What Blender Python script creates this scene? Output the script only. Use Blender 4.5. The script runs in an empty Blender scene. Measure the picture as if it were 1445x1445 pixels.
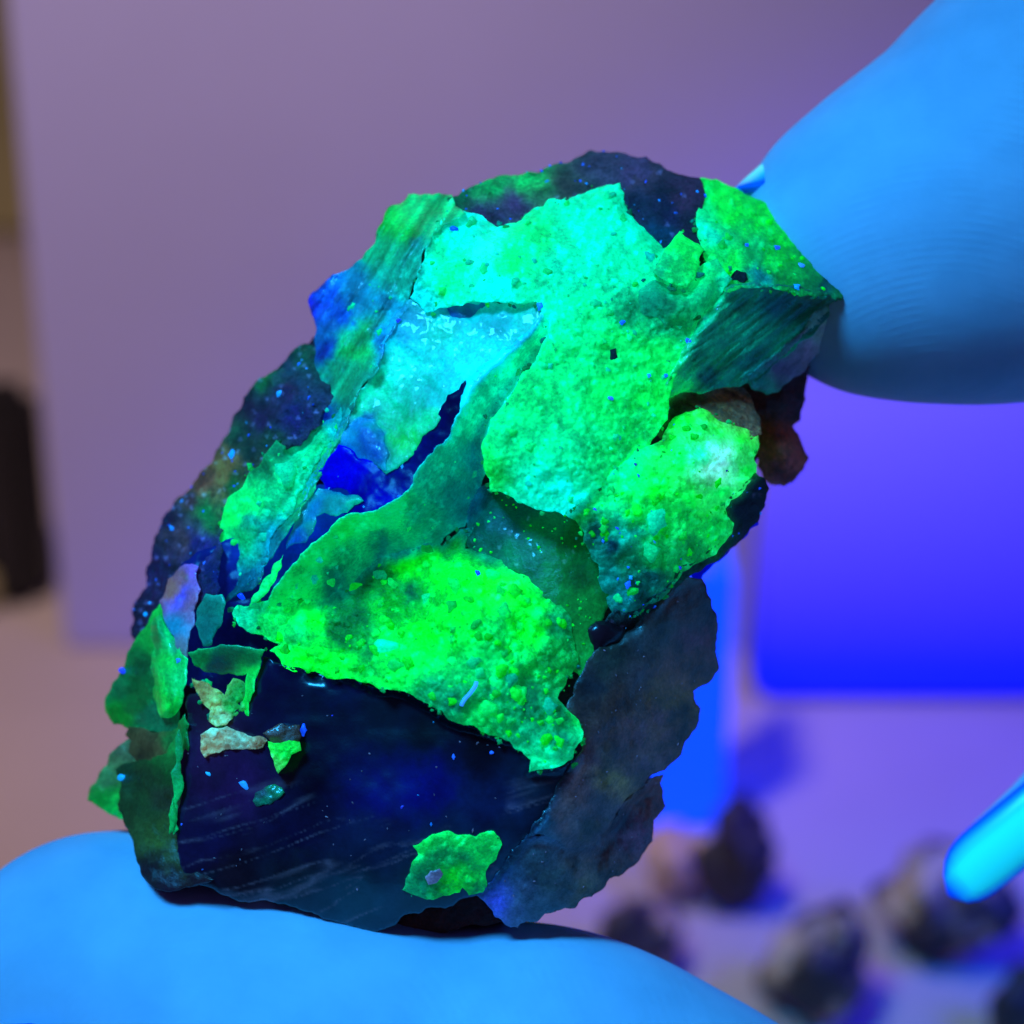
import bpy, bmesh, math, random
import numpy as np
from mathutils import Vector, Matrix
from mathutils.geometry import delaunay_2d_cdt

random.seed(7)
RNG = np.random.default_rng(11)
S = bpy.context.scene
COL = S.collection
R = math.radians

# ------------------------------------------------------------------ camera, world, lamps, exposure
PITCH = R(25)
CAM = Vector((0, 0, 0.20))
FWD = Vector((0, math.cos(PITCH), -math.sin(PITCH)))
UP = Vector((0, math.sin(PITCH), math.cos(PITCH)))
RIGHT = Vector((1, 0, 0))
DIST = 0.14
FPX = DIST / 0.06 * 1445.0
PX = 0.06 / 1445.0                       # metres per unit of the stone's drawing grid

cam = bpy.data.cameras.new('camera')
cam_o = bpy.data.objects.new('camera', cam); COL.objects.link(cam_o)
cam_o.location = CAM
cam_o.rotation_euler = (R(90) - PITCH, 0, 0)
cam.sensor_width = 36; cam.lens = 36 * DIST / 0.06
cam.clip_start = 0.005; cam.clip_end = 20
cam.dof.use_dof = True; cam.dof.focus_distance = DIST - 0.0015; cam.dof.aperture_fstop = 30
S.camera = cam_o

W = bpy.data.worlds.new('World'); S.world = W; W.use_nodes = True
bg = W.node_tree.nodes['Background']
bg.inputs[0].default_value = (0.26, 0.17, 0.72, 1); bg.inputs[1].default_value = 0.13

S.view_settings.view_transform = 'Standard'; S.view_settings.look = 'None'
S.view_settings.exposure = 0; S.view_settings.gamma = 1

def P(px, py, z=0.0):
    """point of the place from drawing-grid coordinates and depth (grid units, + towards the viewer)"""
    D = DIST - z * PX
    return CAM + FWD * D + RIGHT * ((px - 722.5) * D / FPX) + UP * ((722.5 - py) * D / FPX)

def lamp(name, kind, loc, target, color, power, **kw):
    l = bpy.data.lights.new(name, kind); l.color = color; l.energy = power
    for k, v in kw.items(): setattr(l, k, v)
    o = bpy.data.objects.new(name, l); COL.objects.link(o)
    o.location = loc
    o.rotation_euler = (Vector(target) - Vector(loc)).to_track_quat('-Z', 'Y').to_euler()
    return o

CEN = P(700, 780, 0)
# ultraviolet torch held above and left of the viewer
lamp('uv_torch', 'SPOT', P(700, 780) + RIGHT * -0.13 + UP * 0.225 - FWD * 0.24, P(720, 830, 0), (0.024, 0.43, 1.0), 12.5,
     spot_size=R(23), spot_blend=0.5, shadow_soft_size=0.048)
# added blue spot making the torch's pool of light on the backdrop at right
lamp('added_pool_spot', 'SPOT', (0.20, 0.17, 0.22), (0.062, 0.330, 0.0), (0.0, 0.008, 1.0), 8.5,
     spot_size=R(35), spot_blend=0.8, shadow_soft_size=0.05)
# the room's own warm light, behind and to the left
lamp('room_lamp', 'SPOT', (-0.10, 0.175, 0.42), (-0.06, 0.40, 0.05), (1.0, 0.80, 0.82), 5.0,
     spot_size=R(62), spot_blend=1.0, shadow_soft_size=0.03)

# ------------------------------------------------------------------ numeric helpers
def lin(c):
    c = np.asarray(c, float) / 255.0
    return np.where(c <= 0.04045, c / 12.92, ((c + 0.055) / 1.055) ** 2.4)

def _hash(i, j, s):
    h = (i * 374761393 + j * 668265263 + s * 2147483647) & 0xFFFFFFFF
    h = ((h ^ (h >> 13)) * 1274126177) & 0xFFFFFFFF
    return ((h ^ (h >> 16)) & 0xFFFFFF) / float(0xFFFFFF)

def vnoise(x, y, s=0):
    xi = np.floor(x).astype(np.int64); yi = np.floor(y).astype(np.int64)
    fx = x - xi; fy = y - yi
    fx = fx * fx * fx * (fx * (fx * 6 - 15) + 10); fy = fy * fy * fy * (fy * (fy * 6 - 15) + 10)
    a = _hash(xi, yi, s); b = _hash(xi + 1, yi, s); c = _hash(xi, yi + 1, s); d = _hash(xi + 1, yi + 1, s)
    return (a * (1 - fx) + b * fx) * (1 - fy) + (c * (1 - fx) + d * fx) * fy * 1.0

def fbm(x, y, s=0, o=4, gain=0.5):
    t = 0; a = 1.0; n = 0
    for k in range(o):
        t = t + a * (vnoise(x, y, s + k * 17) * 2 - 1); n += a
        x = x * 2.03 + 5.1; y = y * 2.03 - 3.7; a *= gain
    return t / n

def cells(x, y, cell, s=0):
    """distance to the nearest scattered point and a random value for that point"""
    u = x / cell; v = y / cell
    xi = np.floor(u).astype(np.int64); yi = np.floor(v).astype(np.int64)
    best = np.full(x.shape, 9.0); val = np.zeros(x.shape)
    for di in (-1, 0, 1):
        for dj in (-1, 0, 1):
            a = xi + di; b = yi + dj
            px = a + _hash(a, b, s + 1); py = b + _hash(a, b, s + 2)
            d = np.hypot(px - u, py - v)
            m = d < best
            best = np.where(m, d, best); val = np.where(m, _hash(a, b, s + 3), val)
    return best, val

def tps(ctrl):
    """smooth depth surface through control points"""
    c = np.array(ctrl, float); p = c[:, :2] / 300.0; n = len(c)
    def U(r2): return np.where(r2 > 0, r2 * np.log(np.maximum(r2, 1e-12)), 0)
    K = U(((p[:, None] - p[None]) ** 2).sum(-1)) + np.eye(n) * 0.02
    Q = np.hstack([np.ones((n, 1)), p])
    A = np.zeros((n + 3, n + 3)); A[:n, :n] = K; A[:n, n:] = Q; A[n:, :n] = Q.T
    if n < 3:
        return lambda x, y: np.full(np.shape(x), c[:, 2].mean())
    w = np.linalg.lstsq(A, np.concatenate([c[:, 2], np.zeros(3)]), rcond=None)[0]
    def f(x, y):
        q = np.stack([np.asarray(x, float), np.asarray(y, float)], -1) / 300.0
        r2 = ((q[..., None, :] - p) ** 2).sum(-1)
        return U(r2) @ w[:n] + w[n] + q[..., 0] * w[n + 1] + q[..., 1] * w[n + 2]
    return f

def rough(poly, amp=0.10, maxlen=5.0, seed=0, cap=5.5):
    rnd = random.Random(seed)
    pts = [np.array(p, float) for p in poly]
    go = True
    while go:
        go = False; out = []
        for i, a in enumerate(pts):
            b = pts[(i + 1) % len(pts)]; out.append(a)
            d = b - a; L = np.hypot(*d)
            if L > maxlen:
                go = True
                n = np.array((-d[1], d[0])) / L
                out.append((a + b) / 2 + n * rnd.uniform(-1, 1) * min(L * amp * min(1.0, (L / 26) ** .7), cap))
        pts = out
    return np.array(pts)

def inside(poly, x, y):
    x0, y0 = poly[:, 0], poly[:, 1]; x1, y1 = np.roll(x0, -1), np.roll(y0, -1)
    r = np.zeros(x.shape, bool)
    for a, b, c, d in zip(x0, y0, x1, y1):
        if b == d: continue
        m = ((b > y) != (d > y)) & (x < (c - a) * (y - b) / (d - b) + a)
        r ^= m
    return r

def edge_dist(poly, x, y):
    a = poly; b = np.roll(poly, -1, 0); d = b - a; L2 = (d ** 2).sum(1) + 1e-9
    best = np.full(x.shape, 1e9)
    for (ax, ay), (dx, dy), l2 in zip(a, d, L2):
        t = np.clip(((x - ax) * dx + (y - ay) * dy) / l2, 0, 1)
        best = np.minimum(best, (x - ax - t * dx) ** 2 + (y - ay - t * dy) ** 2)
    return np.sqrt(best)

# ------------------------------------------------------------------ object helpers
def tag(o, label=None, cat=None, group=None, kind=None):
    if label: o['label'] = label
    if cat: o['category'] = cat
    if group: o['group'] = group
    if kind: o['kind'] = kind
    return o

def empty(name, loc):
    o = bpy.data.objects.new(name, None); COL.objects.link(o); o.location = loc; o.empty_display_size = 0.005
    return o

def link_mesh(name, verts, faces, m, parent=None, smooth=True, loc=None):
    origin = Vector(parent.location) if parent else Vector(loc or (0, 0, 0))
    me = bpy.data.meshes.new(name)
    me.from_pydata([tuple(Vector(v) - origin) for v in verts], [], faces)
    me.update()
    if smooth: me.polygons.foreach_set('use_smooth', [True] * len(me.polygons))
    me.materials.append(m)
    o = bpy.data.objects.new(name, me); COL.objects.link(o)
    if parent: o.parent = parent
    else: o.location = origin
    return o

def link_bm(name, bm, m, parent=None, smooth=True, loc=None):
    origin = Vector(parent.location) if parent else Vector(loc or (0, 0, 0))
    bmesh.ops.recalc_face_normals(bm, faces=bm.faces)
    for v in bm.verts: v.co -= origin
    me = bpy.data.meshes.new(name); bm.to_mesh(me); bm.free()
    if smooth: me.polygons.foreach_set('use_smooth', [True] * len(me.polygons))
    me.materials.append(m)
    o = bpy.data.objects.new(name, me); COL.objects.link(o)
    if parent: o.parent = parent
    else: o.location = origin
    return o

# ------------------------------------------------------------------ materials
def mat(name):
    m = bpy.data.materials.new(name); m.use_nodes = True
    nt = m.node_tree
    return m, nt, nt.nodes['Principled BSDF']

def node(nt, t, **kw):
    n = nt.nodes.new(t)
    for k, v in kw.items(): setattr(n, k, v)
    return n

L0 = np.array((0.15, 1.0, 2.3))          # typical light on the stone, for turning seen colour into base colour

def mineral(name, glow=0.25, rough_=0.55, spec=0.4, bump=0.4, bump_scale=900, mottle=0.35, mottle_scale=600, coat=0.0, veil=0.0, sss=0.0, grit=0.15, pores=0.0, cell=0.0):
    m, nt, b = mat(name)
    at = node(nt, 'ShaderNodeAttribute', attribute_name='col')
    tc = node(nt, 'ShaderNodeTexCoord')
    nz = node(nt, 'ShaderNodeTexNoise'); nz.inputs['Scale'].default_value = mottle_scale; nz.inputs['Detail'].default_value = 6
    nz.inputs['Roughness'].default_value = 0.65
    nt.links.new(tc.outputs['Object'], nz.inputs['Vector'])
    mr = node(nt, 'ShaderNodeMapRange'); mr.inputs[1].default_value = 0.3; mr.inputs[2].default_value = 0.7
    mr.inputs[3].default_value = 1 - mottle; mr.inputs[4].default_value = 1 + mottle
    nt.links.new(nz.outputs['Fac'], mr.inputs[0])
    nf = node(nt, 'ShaderNodeTexNoise'); nf.inputs['Scale'].default_value = 4800; nf.inputs['Detail'].default_value = 5; nf.inputs['Roughness'].default_value = 0.7
    nt.links.new(tc.outputs['Object'], nf.inputs['Vector'])
    mf = node(nt, 'ShaderNodeMapRange'); mf.inputs[1].default_value = 0.32; mf.inputs[2].default_value = 0.68
    mf.inputs[3].default_value = 1 - grit; mf.inputs[4].default_value = 1 + grit
    nt.links.new(nf.outputs['Fac'], mf.inputs[0])
    mm = node(nt, 'ShaderNodeMath', operation='MULTIPLY'); nt.links.new(mr.outputs[0], mm.inputs[0]); nt.links.new(mf.outputs[0], mm.inputs[1])
    mr = mm
    if pores:
        pv = node(nt, 'ShaderNodeTexVoronoi'); pv.inputs['Scale'].default_value = 3600; nt.links.new(tc.outputs['Object'], pv.inputs['Vector'])
        pr = node(nt, 'ShaderNodeMapRange'); pr.inputs[1].default_value = 0.06; pr.inputs[2].default_value = 0.22; pr.inputs[3].default_value = 1 - pores; pr.inputs[4].default_value = 1
        nt.links.new(pv.outputs['Distance'], pr.inputs[0])
        pm = node(nt, 'ShaderNodeMath', operation='MULTIPLY'); nt.links.new(mr.outputs[0], pm.inputs[0]); nt.links.new(pr.outputs[0], pm.inputs[1]); mr = pm
    sc = node(nt, 'ShaderNodeVectorMath', operation='SCALE')
    nt.links.new(at.outputs['Color'], sc.inputs[0]); nt.links.new(mr.outputs[0], sc.inputs['Scale'])
    src = sc.outputs[0]
    if veil:
        mp = node(nt, 'ShaderNodeMapping'); mp.inputs['Rotation'].default_value = (0.0, 0.25, 0.0); mp.inputs['Scale'].default_value = (55, 130, 330)
        nt.links.new(tc.outputs['Object'], mp.inputs['Vector'])
        n2 = node(nt, 'ShaderNodeTexNoise'); n2.inputs['Scale'].default_value = 1.0; n2.inputs['Detail'].default_value = 9; n2.inputs['Roughness'].default_value = 0.62; n2.inputs['Distortion'].default_value = 0.8
        nt.links.new(mp.outputs[0], n2.inputs['Vector'])
        cr = node(nt, 'ShaderNodeValToRGB')
        e = cr.color_ramp.elements
        e[0].position = 0.47; e[0].color = (0, 0, 0, 1); e[1].position = 0.5; e[1].color = (1, 1, 1, 1)
        k = e.new(0.545); k.color = (0.0, 0.0, 0.0, 1)
        nt.links.new(n2.outputs['Fac'], cr.inputs[0])
        n3 = node(nt, 'ShaderNodeTexNoise'); n3.inputs['Scale'].default_value = 130; nt.links.new(tc.outputs['Object'], n3.inputs['Vector'])
        r3 = node(nt, 'ShaderNodeMapRange'); r3.inputs[1].default_value = 0.45; r3.inputs[2].default_value = 0.72; nt.links.new(n3.outputs['Fac'], r3.inputs[0])
        ml = node(nt, 'ShaderNodeMath', operation='MULTIPLY'); nt.links.new(cr.outputs[0], ml.inputs[0]); nt.links.new(r3.outputs[0], ml.inputs[1])
        vs = node(nt, 'ShaderNodeVectorMath', operation='SCALE'); vs.inputs[0].default_value = (0.05 * veil, 0.10 * veil, 0.26 * veil)
        nt.links.new(ml.outputs[0], vs.inputs['Scale'])
        ad = node(nt, 'ShaderNodeVectorMath', operation='ADD'); nt.links.new(src, ad.inputs[0]); nt.links.new(vs.outputs[0], ad.inputs[1])
        src = ad.outputs[0]
    dv = node(nt, 'ShaderNodeVectorMath', operation='DIVIDE'); dv.inputs[1].default_value = tuple(L0)
    nt.links.new(src, dv.inputs[0])
    mn = node(nt, 'ShaderNodeVectorMath', operation='MINIMUM'); mn.inputs[1].default_value = (0.93, 0.93, 0.93)
    nt.links.new(dv.outputs[0], mn.inputs[0])
    nt.links.new(mn.outputs[0], b.inputs['Base Color'])
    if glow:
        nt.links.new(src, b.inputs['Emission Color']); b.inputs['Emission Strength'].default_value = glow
    b.inputs['Roughness'].default_value = rough_; b.inputs['Specular IOR Level'].default_value = spec
    b.inputs['Coat Weight'].default_value = coat; b.inputs['Coat Roughness'].default_value = 0.12
    if sss:
        b.inputs['Subsurface Weight'].default_value = sss; b.inputs['Subsurface Radius'].default_value = (0.3, 1, 1); b.inputs['Subsurface Scale'].default_value = 0.0007
    if bump:
        nb = node(nt, 'ShaderNodeTexNoise'); nb.inputs['Scale'].default_value = bump_scale; nb.inputs['Detail'].default_value = 8; nb.inputs['Roughness'].default_value = 0.7
        nt.links.new(tc.outputs['Object'], nb.inputs['Vector'])
        bp = node(nt, 'ShaderNodeBump'); bp.inputs['Strength'].default_value = bump; bp.inputs['Distance'].default_value = 0.0004
        h = nb.outputs['Fac']
        if cell:
            vb = node(nt, 'ShaderNodeTexVoronoi'); vb.feature = 'SMOOTH_F1'; vb.inputs['Scale'].default_value = 3800; vb.inputs['Smoothness'].default_value = .35
            nt.links.new(tc.outputs['Object'], vb.inputs['Vector'])
            sm = node(nt, 'ShaderNodeMath', operation='MULTIPLY_ADD'); sm.inputs[1].default_value = -cell; nt.links.new(vb.outputs['Distance'], sm.inputs[0]); nt.links.new(h, sm.inputs[2]); h = sm.outputs[0]
        nt.links.new(h, bp.inputs['Height']); nt.links.new(bp.outputs[0], b.inputs['Normal'])
    return m

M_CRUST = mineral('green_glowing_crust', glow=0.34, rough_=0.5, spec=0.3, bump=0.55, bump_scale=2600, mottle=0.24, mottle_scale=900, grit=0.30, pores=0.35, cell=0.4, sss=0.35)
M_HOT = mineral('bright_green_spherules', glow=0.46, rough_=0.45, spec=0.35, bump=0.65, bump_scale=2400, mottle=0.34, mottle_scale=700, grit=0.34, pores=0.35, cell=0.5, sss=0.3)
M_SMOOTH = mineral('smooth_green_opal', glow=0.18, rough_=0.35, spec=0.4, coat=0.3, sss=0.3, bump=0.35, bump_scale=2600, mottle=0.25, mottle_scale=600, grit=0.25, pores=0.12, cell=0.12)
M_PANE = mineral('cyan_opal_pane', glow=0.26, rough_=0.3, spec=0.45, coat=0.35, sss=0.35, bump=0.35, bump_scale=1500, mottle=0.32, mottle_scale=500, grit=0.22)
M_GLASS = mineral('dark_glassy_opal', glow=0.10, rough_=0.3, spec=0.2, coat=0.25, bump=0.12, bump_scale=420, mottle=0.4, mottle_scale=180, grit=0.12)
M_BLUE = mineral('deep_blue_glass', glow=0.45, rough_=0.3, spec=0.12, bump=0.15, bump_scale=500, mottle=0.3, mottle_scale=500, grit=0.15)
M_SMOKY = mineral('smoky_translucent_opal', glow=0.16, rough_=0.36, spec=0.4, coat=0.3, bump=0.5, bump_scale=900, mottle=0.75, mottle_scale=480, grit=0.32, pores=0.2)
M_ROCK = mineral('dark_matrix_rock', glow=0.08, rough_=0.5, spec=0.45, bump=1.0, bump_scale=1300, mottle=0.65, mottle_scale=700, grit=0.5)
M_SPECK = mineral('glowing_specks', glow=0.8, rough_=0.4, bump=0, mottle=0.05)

# ------------------------------------------------------------------ THE STONE: every crust, plate and flake a solid of its own
stone = empty('mineral_specimen', P(480, 1290, -40))
tag(stone, 'jagged opal specimen glowing green and cyan over dark navy glass, pinched between two fingertips', 'mineral')

def colour_at(x, y, ctrl, warp=20, power=3.0, seed=0):
    wx = x + warp * fbm(x / 34, y / 34, seed + 3, 6, 0.6); wy = y + warp * fbm(x / 34, y / 34, seed + 71, 6, 0.6)
    c = np.array([k[:2] for k in ctrl], float); v = np.array([lin(k[2]) for k in ctrl])
    d2 = (wx[:, None] - c[:, 0]) ** 2 + (wy[:, None] - c[:, 1]) ** 2 + 30
    w = d2 ** (-power / 2); w /= w.sum(1, keepdims=True)
    return w @ v

def wisp_at(x, y):
    """pale fracture veils running up to the right inside the dark glass"""
    a = math.radians(-17); yw = y + 7 * fbm(x / 190, y / 110, 901, 2)
    u = x * math.cos(a) + yw * math.sin(a); t = -x * math.sin(a) + yw * math.cos(a)
    r1 = 1 - np.abs(fbm(u / 420, t / 44, 911, 4)); r2 = 1 - np.abs(fbm(u / 200 + 3, t / 30, 921, 4))
    m = np.clip((y - 1085) / 60, 0, 1) * np.clip(fbm(x / 95, y / 60, 931, 3) * 2.2 + .55, 0, 1)
    fine = .6 + .6 * np.clip(fbm(x / 16, y / 9, 941, 3) + .3, 0, 1)
    return m * fine * (np.clip((r1 - .90) / .10, 0, 1) ** 2 + .7 * np.clip((r2 - .92) / .08, 0, 1) ** 2)

REG = {}
def region(name, poly, z, cols, m, thick=120, step=4.0, amp=0.17, noise=((60, 5), (16, 1.5)), grain=None, roll=3, rollr=7,
           parent=None, label=None, key=None, seed=None, streak=None, facet=None, speck=0.0, back_round=None, lift=0.0, cool=1.4, wisp=False, rim=0.0, grow=1.5, gain=1.0, weld=(), red=1.0):
    seed = seed if seed is not None else (sum(map(ord, name)) + int(poly[0][0]) + int(poly[0][1]))
    zf = z if callable(z) else tps(z)
    if grow:
        q = np.array(poly, float); t = np.roll(q, -1, 0) - np.roll(q, 1, 0); t /= np.hypot(t[:, 0], t[:, 1])[:, None] + 1e-9
        ar = sum(q[i][0] * q[(i + 1) % len(q)][1] - q[(i + 1) % len(q)][0] * q[i][1] for i in range(len(q)))
        poly = q + np.stack([t[:, 1], -t[:, 0]], 1) * (grow if ar > 0 else -grow)
    B = rough(poly, amp=amp, maxlen=max(3.5, step * 1.1), seed=seed)
    lo = B.min(0); hi = B.max(0)
    gx, gy = np.meshgrid(np.arange(lo[0], hi[0], step), np.arange(lo[1], hi[1], step * 0.87))
    gx = gx + (np.arange(gx.shape[0]) % 2)[:, None] * step / 2
    rg = np.random.default_rng(seed)
    gx = (gx + rg.uniform(-.22, .22, gx.shape) * step).ravel(); gy = (gy + rg.uniform(-.22, .22, gy.shape) * step).ravel()
    k = inside(B, gx, gy); gx, gy = gx[k], gy[k]
    k = edge_dist(B, gx, gy) > step * 0.55; gx, gy = gx[k], gy[k]
    pts = [Vector(p) for p in B] + [Vector(p) for p in zip(gx, gy)]
    vs, es, fs, *_ = delaunay_2d_cdt(pts, [], [list(range(len(B)))], 1, 1e-4)
    v = np.array([(a.x, a.y) for a in vs]); x, y = v[:, 0], v[:, 1]
    d = edge_dist(B, x, y)
    zz = zf(x, y) + lift
    if facet:
        cs, am = facet
        f1, val = cells(x + 20 * fbm(x / 90, y / 90, seed), y, cs, seed + 5)
        zz = zz + am * (val - .5) * np.minimum(1, d / 15) + am * 0.8 * f1 * (val - .5)
    if streak:
        ang, w1, am = streak
        u = x * math.cos(ang) + y * math.sin(ang); t = -x * math.sin(ang) + y * math.cos(ang)
        zz = zz + am * fbm(u / (w1 * 9), t / w1, seed + 40, 4)
    for i, (sc, am) in enumerate(noise):
        zz = zz + am * fbm(x / sc, y / sc, seed + 9 * i, 4)
    gval = None
    if grain:
        g = 0
        for i, (cell, am, dens) in enumerate(grain):
            mask = np.clip((fbm(x / 55, y / 55, seed + 200 + i, 3) + dens) * 3, 0, 1)
            f1, val = cells(x + 3 * fbm(x / 9, y / 9, seed + 8), y + 3 * fbm(x / 9, y / 9, seed + 18), cell, seed + 31 * i)
            rr = 0.35 + 0.4 * val
            hgt = np.sqrt(np.maximum(0, 1 - (f1 / rr) ** 2)) * (0.35 + 0.65 * val)
            g = g + am * hgt * mask
            gval = hgt * mask * (val - 0.35) if gval is None else np.maximum(gval, hgt * mask * (val - 0.35))
        zz = zz + g
    c = colour_at(x, y, cols, seed=seed)
    wmax = np.zeros(len(x))
    for (wk, zw, cw, rad) in weld:
        q = REG[wk]; B2 = q['poly']
        near_b = np.where(inside(B2, x, y), 0, edge_dist(B2, x, y))
        w = np.exp(-(d / rad) ** 1.5) * np.clip(1 - near_b / 14, 0, 1)
        zo = np.empty(len(x)); co_ = np.zeros((len(x), 3))
        idx = np.nonzero(w > .01)[0]
        for i in idx:
            j = np.argmin((q['x'] - x[i]) ** 2 + (q['y'] - y[i]) ** 2); zo[i] = q['z'][j] + 1.5; co_[i] = q['c'][j]
        zz[idx] = zz[idx] * (1 - w[idx] * zw) + zo[idx] * w[idx] * zw
        if cw: c[idx] = c[idx] * (1 - w[idx, None] * cw) + co_[idx] * w[idx, None] * cw
        wmax = np.maximum(wmax, w * max(zw, .0))
    zz = zz - roll * np.exp(-d / rollr) * (1 - wmax)
    tone = 1 + 0.38 * fbm(x / 22, y / 22, seed + 300, 5, 0.6) + 0.34 * fbm(x / 70, y / 70, seed + 350, 3)
    if streak:
        tone = tone * (1 + 0.95 * fbm(u / (w1 * 11), t / w1, seed + 77, 4))
    c = c * np.clip(tone, 0.3, 1.8)[:, None]
    c[:, 2] *= np.where(c[:, 1] > 0.03, cool, 1.0)
    c = c * (gain + (1 - gain) * (wmax if len(weld) else 0))[:, None] if len(weld) else c * gain
    c[:, 0] *= red
    craw = c.copy()
    if wisp: c = c + wisp_at(x, y)[:, None] * np.array((0.035, 0.075, 0.19))
    if rim: c = c * (1 + rim * np.exp(-d / 3.5))[:, None]  # edge highlight of thin translucent rims, painted into the colour
    if gval is not None:
        c = c * (0.80 + 1.0 * np.clip(gval, 0, 1))[:, None] + (np.clip(gval - .35, 0, 1) * c[:, 1])[:, None] * np.array((0.0, 0.25, 0.5))
    if speck:
        f1, val = cells(x, y, 9, seed + 500)
        on = (f1 < 0.32) & (val < speck)
        c[on] = c[on] * 1.5 + np.array((0.05, 0.12, 0.5)) * (0.3 + val[on][:, None] * 3)
    n = len(v)
    if back_round:
        Rr, T, zm = back_round
        q = np.clip(d / Rr, 0, 1)
        zb = zm - T * np.sqrt(1 - (1 - q) ** 2)
        zz = np.maximum(np.minimum(zz, zm + 70 * np.sqrt(1 - (1 - q) ** 2)), zb + 1)
    else:
        zb = zz - thick
    cx, cy = B.mean(0)
    verts = [P(a, b_, h) for a, b_, h in zip(x, y, zz)] + [P(a, b_, h) for a, b_, h in zip(x, y, zb)]
    faces = []; cnt = {}
    for f in fs:
        f = list(f)
        a2 = sum((x[f[i]] * y[f[(i + 1) % len(f)]] - x[f[(i + 1) % len(f)]] * y[f[i]]) for i in range(len(f)))
        if a2 > 0: f = f[::-1]
        faces.append(f); faces.append([i + n for i in f[::-1]])
        for i in range(len(f)):
            e = (f[i], f[(i + 1) % len(f)]); cnt[e] = cnt.get(e, 0) + 1
    for (a, b_) in list(cnt):
        if (b_, a) not in cnt:
            faces.append([b_, a, a + n, b_ + n])
    o = link_mesh(name, verts, faces, m, parent or stone)
    ca = o.data.color_attributes.new('col', 'FLOAT_COLOR', 'POINT')
    arr = np.ones((2 * n, 4)); arr[:n, :3] = c; arr[n:, :3] = c * 0.6
    ca.data.foreach_set('color', np.clip(arr, 0, 4).astype(np.float32).ravel())
    # hard rim where the broken edge turns
    if label: o['label'] = label
    REG[key or name] = dict(c=craw, x=x, y=y, z=zz, f=zf, poly=B, obj=o)
    return o

def surf(key, x, y):
    r = REG[key]; i = np.argmin((r['x'] - x) ** 2 + (r['y'] - y) ** 2)
    return r['z'][i]

SIL = [(540,318),(560,290),(600,280),(650,280),(720,262),(800,240),(860,226),(930,242),(1000,264),(1060,290),(1110,318),(1170,378),(1180,410),
       (1165,470),(1130,505),(1090,560),(1066,600),(1066,680),(1050,720),(985,785),(965,815),(985,860),(990,930),(960,985),(930,1060),(900,1130),(890,1190),(840,1240),(770,1280),
       (720,1294),(640,1282),(560,1296),(500,1290),(420,1266),(320,1250),(230,1240),(205,1210),(190,1150),(190,1080),(200,1000),(215,930),(205,870),(225,790),(270,710),(325,625),(365,560),(420,510),(455,470),(452,430),(500,385)]
region('matrix', SIL, lambda x, y: np.full(np.shape(x), -110.0), [(300,600,(14,10,50)),(900,1100,(22,24,40)),(400,1200,(8,10,40)),(1000,500,(30,30,45))],
       M_ROCK, step=9, noise=((50, 14), (18, 5)), back_round=(230, 240, -270), roll=0)

# --- filler hollow, left of centre
region('hollow', [(255,800),(330,760),(420,700),(500,660),(520,730),(440,800),(400,850),(420,960),(300,985),(255,960),(240,880)],
       [(280,840,-75),(340,880,-55),(480,700,-30),(400,800,-45),(400,930,-25),(270,960,-70)],
       [(300,850,(6,20,110)),(340,885,(4,8,75)),(470,700,(0,70,190)),(420,780,(0,40,165)),(400,930,(4,8,60))], M_BLUE, step=5, noise=((40, 10), (12, 3)))

# --- dark cap along the top
region('cap', [(632,279),(660,268),(690,254),(715,248),(745,243),(762,246),(790,231),(818,222),(852,215),(872,216),(890,222),(930,232),(965,249),(986,252),(992,285),(988,345),(965,338),(935,360),(912,340),(880,320),(860,300),(800,315),(740,325),(690,325),(650,305)],
       [(640,290,-75),(745,245,-170),(852,216,-185),(985,255,-120),(700,312,-78),(800,290,-92),(930,345,-55),(985,330,-50),(885,300,-95),(880,250,-125)],
       [(640,285,(0,120,70)),(690,262,(0,190,90)),(740,247,(0,210,90)),(720,290,(55,45,95)),(690,305,(45,30,95)),(800,265,(40,62,58)),(850,235,(48,60,90)),(900,245,(52,50,90)),(940,300,(16,14,70)),(930,335,(0,45,95)),(970,280,(40,28,70)),(895,290,(20,32,80)),(980,320,(18,12,50))],
       M_ROCK, step=3.4, noise=((70, 9), (20, 5), (7, 1.2)), label='dark grey violet rim along the top', speck=0.05, key='cap')

# --- long slope from the upper left shoulder down to the lower left
region('slope', [(436,426),(441,414),(460,398),(502,372),(530,344),(533,326),(548,295),(577,275),(600,275),(637,276),(655,300),(625,318),(604,345),(592,385),(570,440),(540,500),(500,570),(465,640),(425,715),(392,770),(355,832),(320,850),(330,800),(370,735),(410,660),(440,595),(448,560),(447,500),(448,462)],
       [(438,426,-150),(500,376,-110),(548,296,-115),(600,278,-120),(640,290,-70),(604,345,-5),(575,430,6),(505,560,8),(465,640,0),(400,760,-8),(340,835,-40),(455,500,-105),(445,590,-70),(410,660,-62),(370,740,-60),(500,450,-62),(550,370,-48),(530,440,-28)],
       [(440,430,(20,50,230)),(465,410,(0,80,210)),(500,400,(0,150,200)),(480,450,(0,85,215)),(530,350,(0,200,130)),(545,310,(0,215,70)),(600,290,(0,225,120)),(575,330,(0,240,90)),(560,385,(0,200,160)),(590,350,(0,190,165)),(540,430,(0,150,190)),(512,470,(0,215,120)),(500,500,(0,225,110)),(460,500,(0,60,185)),(540,480,(0,130,200)),(480,540,(0,205,140)),(455,585,(0,25,165)),(430,610,(0,190,120)),(450,630,(0,225,130)),(410,700,(0,220,130)),(380,760,(0,120,140)),(345,825,(0,100,130))],
       M_SMOOTH, step=3.2, noise=((50, 8), (18, 3)), streak=(math.atan2(1, -0.62), 9, 9), key='slope', grain=[(8, 1.4, 0.2)])

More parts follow.
